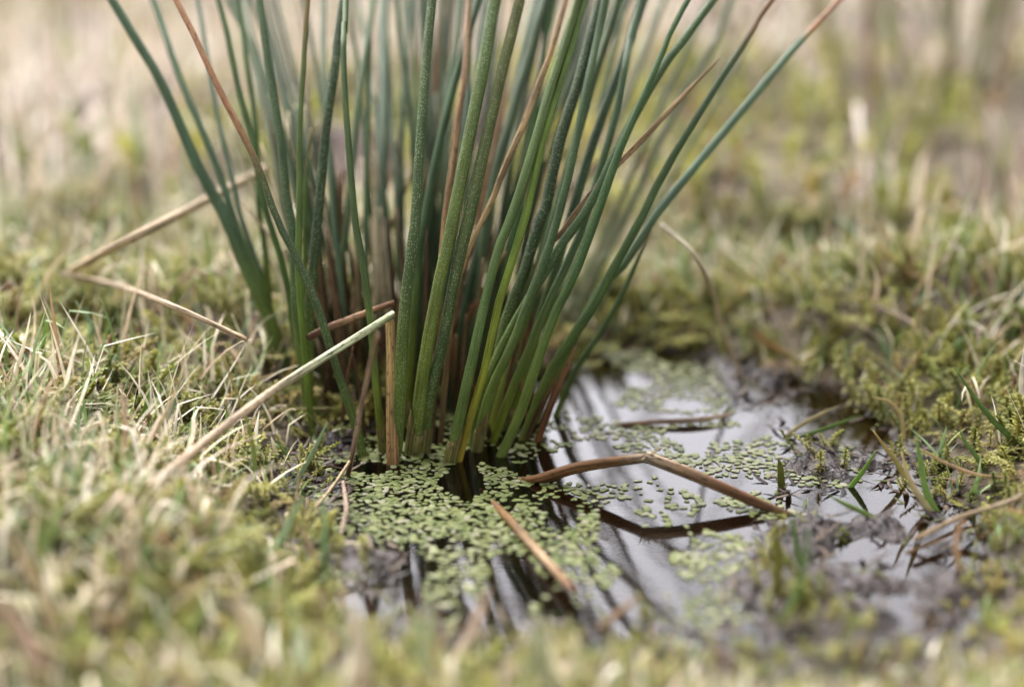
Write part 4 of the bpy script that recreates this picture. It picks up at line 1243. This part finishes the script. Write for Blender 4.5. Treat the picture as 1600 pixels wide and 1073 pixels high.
ZONES = [  # polygon in the photograph, plants, name of place
 ([(500, 706), (560, 700), (620, 728), (700, 730), (790, 728), (835, 760), (775, 775), (770, 800), (830, 800), (835, 830), (740, 835), (640, 846), (560, 848), (515, 815), (492, 760)], 330, 'mat'),
 ([(780, 705), (850, 690), (880, 660), (905, 690), (870, 720), (800, 735)], 26, 'rush'),
 ([(515, 690), (560, 650), (680, 640), (780, 640), (830, 670), (760, 700), (640, 712), (560, 706)], 60, 'rush'),
 ([(822, 752), (900, 760), (950, 762), (965, 790), (930, 800), (900, 780), (830, 768)], 26, 'arch'),
 ([(760, 800), (830, 795), (920, 800), (935, 830), (880, 845), (800, 828)], 34, 'mid'),
 ([(780, 822), (850, 838), (930, 850), (965, 890), (940, 920), (880, 890), (810, 870)], 58, 'mid'),
 ([(520, 860), (640, 850), (790, 860), (800, 900), (880, 920), (960, 945), (800, 955), (600, 940), (530, 910)], 70, 'front'),
 ([(900, 560), (1000, 548), (1110, 560), (1140, 620), (1080, 645), (960, 640), (900, 610)], 90, 'far'),
 ([(960, 675), (1060, 655), (1180, 680), (1230, 720), (1180, 745), (1080, 725), (1000, 705)], 80, 'behind'),
 ([(870, 640), (960, 650), (1000, 690), (940, 720), (880, 690)], 14, 'behind'),
 ([(1070, 770), (1150, 785), (1260, 800), (1250, 840), (1180, 835), (1090, 815)], 34, 'right'),
 ([(1040, 850), (1180, 835), (1240, 860), (1200, 900), (1060, 905)], 40, 'right'),
 ([(980, 700), (1120, 740), (1080, 860), (980, 860), (960, 780)], 12, 'open'),
 ([(1040, 920), (1220, 900), (1330, 930), (1280, 985), (1100, 975)], 26, 'front'),
 ([(1210, 690), (1330, 690), (1350, 760), (1250, 770)], 22, 'right'),
]
FORM = {1: 'single round duckweed frond', 2: 'two lobed duckweed plant', 3: 'three lobed duckweed plant', 4: 'four lobed duckweed plant'}
LAB = {'mat': '', 'rush': 'in dark water between the rush stems', 'arch': 'touching the left half of the arched brown stem',
       'mid': 'beside the slanting brown floating stem', 'front': 'blurred at the front edge of the pool', 'far': 'blurred at the far end of the pool',
       'behind': 'floating behind the arched brown stem', 'right': 'at the muddy right end of the pool', 'open': 'alone on the open reflecting water'}
MARKS = [(t, at_z(px_, py_, 0)[:2]) for t, px_, py_ in [
    ('in the mat at the foot of the brown stub', 615, 740), ('in the mat at the foot of the thin dead stalk', 545, 750), ('in the mat beside the left bank', 505, 780),
    ('in the mat below the yellow green stem', 715, 735), ('in the mat near the sunken end of the slanting stem', 770, 765), ('in the middle of the dense mat', 640, 785),
    ('at the front edge of the dense mat', 640, 838), ('in the front left corner of the dense mat', 550, 835), ('in the front right part of the dense mat', 750, 825)]]
plants = []
cells = {}
for poly, n, zone in ZONES:
    P = poly_px(poly)
    lo, hi = P.min(0), P.max(0)
    n = int(n * (2.5 if zone in ('mat', 'mid') else 3.0))
    cx_, cy_ = rng.uniform(lo[0], hi[0], n * 10), rng.uniform(lo[1], hi[1], n * 10)
    ok_ = sdf(cx_, cy_, P) + fbm(cx_, cy_, .009, 3, 79) * .013 < rng.normal(0, .0012, len(cx_))
    ok_ &= height(cx_, cy_) < -0.0003
    cut = -.25 if zone in ('mat', 'rush') else -.10
    
    ok_ &= vnoise(cx_ * 110, cy_ * 110, 77) > cut
    got = 0
    md = .00115 if zone == 'mat' else .0014
    for x, y in zip(cx_[ok_].tolist(), cy_[ok_].tolist()):
        if got >= n:
            break
        key = (int(x // .003), int(y // .003))
        near_ = [q for a_ in (-1, 0, 1) for b_ in (-1, 0, 1) for q in cells.get((key[0] + a_, key[1] + b_), ())]
        if any((qx - x) ** 2 + (qy - y) ** 2 < md * md for qx, qy in near_):
            continue
        cells.setdefault(key, []).append((x, y))
        got += 1
        plants.append((x, y, zone))
# the plants that show largest are individuals, the rest one mass
prio = {'mat': 0, 'open': 0, 'arch': 0, 'mid': 0, 'right': 1, 'behind': 2, 'front': 3, 'rush': 4, 'far': 5}
plants.sort(key=lambda p: prio[p[2]])
rest_V, rest_Q, rest_T, rest_C, off = [], [], [], [], 0
INDIV = 300
idx_list = list(range(len(plants)))
for i, (x, y, zone) in enumerate(plants):
    nf = random.choices([1, 2, 3, 4], [.18, .40, .30, .12])[0]
    az = random.uniform(0, 6.28)
    s0 = .00042 + .00048 * random.random() ** 1.5
    if zone in ('right', 'behind', 'far'):
        s0 *= 1.08
    fr = []
    for j in range(nf):
        a_ = az + j * 6.28 / max(nf, 2) + random.gauss(0, .3)
        s = s0 * (1 if j < 2 else random.uniform(.55, .85))
        d = s * (random.uniform(.7, .9) if nf > 1 else 0)
        ci = random.choices(range(6), [.26, .24, .2, .14, .1, .06] if zone in ('mat', 'mid', 'rush', 'arch') else [.2, .26, .1, .26, .04, .14])[0]
        fr.append((d * math.cos(a_), d * math.sin(a_), a_, s, random.randrange(5), ci, random.gauss(0, .05), random.gauss(0, .05)))
    if i < INDIV:
        where = LAB[zone]
        if zone == 'mat':
            where = min(MARKS, key=lambda m_: (m_[1][0] - x) ** 2 + (m_[1][1] - y) ** 2)[0]
        root = empty('duckweed', (x, y, 0.0))
        lb = FORM[nf] + ' ' + where
        tag(root, lb, 'duckweed', lb)
    for (dx, dy, a_, s, mi, ci, rx, ry) in fr:
        if i < INDIV:
            o = bpy.data.objects.new('frond', FM[mi][ci])
            COL.objects.link(o)
            o.parent = root
            o.location = (dx, dy, .00006 + random.uniform(0, .0002))
            o.rotation_euler = (rx, ry, a_)
            o.scale = (s, s, s)
        else:
            V, Q, T = FR[mi]
            c_, s_ = math.cos(a_), math.sin(a_)
            W = np.stack([(V[:, 0] * c_ - V[:, 1] * s_) * s + x + dx, (V[:, 0] * s_ + V[:, 1] * c_) * s + y + dy, V[:, 2] * s + .00015 + V[:, 0] * s * rx * .6], 1)
            rest_V.append(W); rest_Q.append(Q + off); rest_T.append(T + off); rest_C.append(np.tile(lin(DUCKC[ci]), (len(V), 1)))
            off += len(V)
o = obj('duckweed_cover', mesh_np('duckweed_cover', np.vstack(rest_V), np.vstack(rest_Q), np.vstack(rest_T), np.vstack(rest_C)), M_DUCK)
tag(o, 'scattered small duckweed covering the far and front parts of the pool', 'duckweed', kind='stuff')
print('plants', len(plants), 'tris', sum(len(p.vertices) - 2 for m in bpy.data.meshes if m.name.split('.')[0] in ('moss', 'feather_moss', 'moss_carpet', 'short_grass', 'dry_grass', 'turf_grass', 'straw_turf', 'ground') for p in m.polygons))
print('script', round(time.time() - _T0, 1))
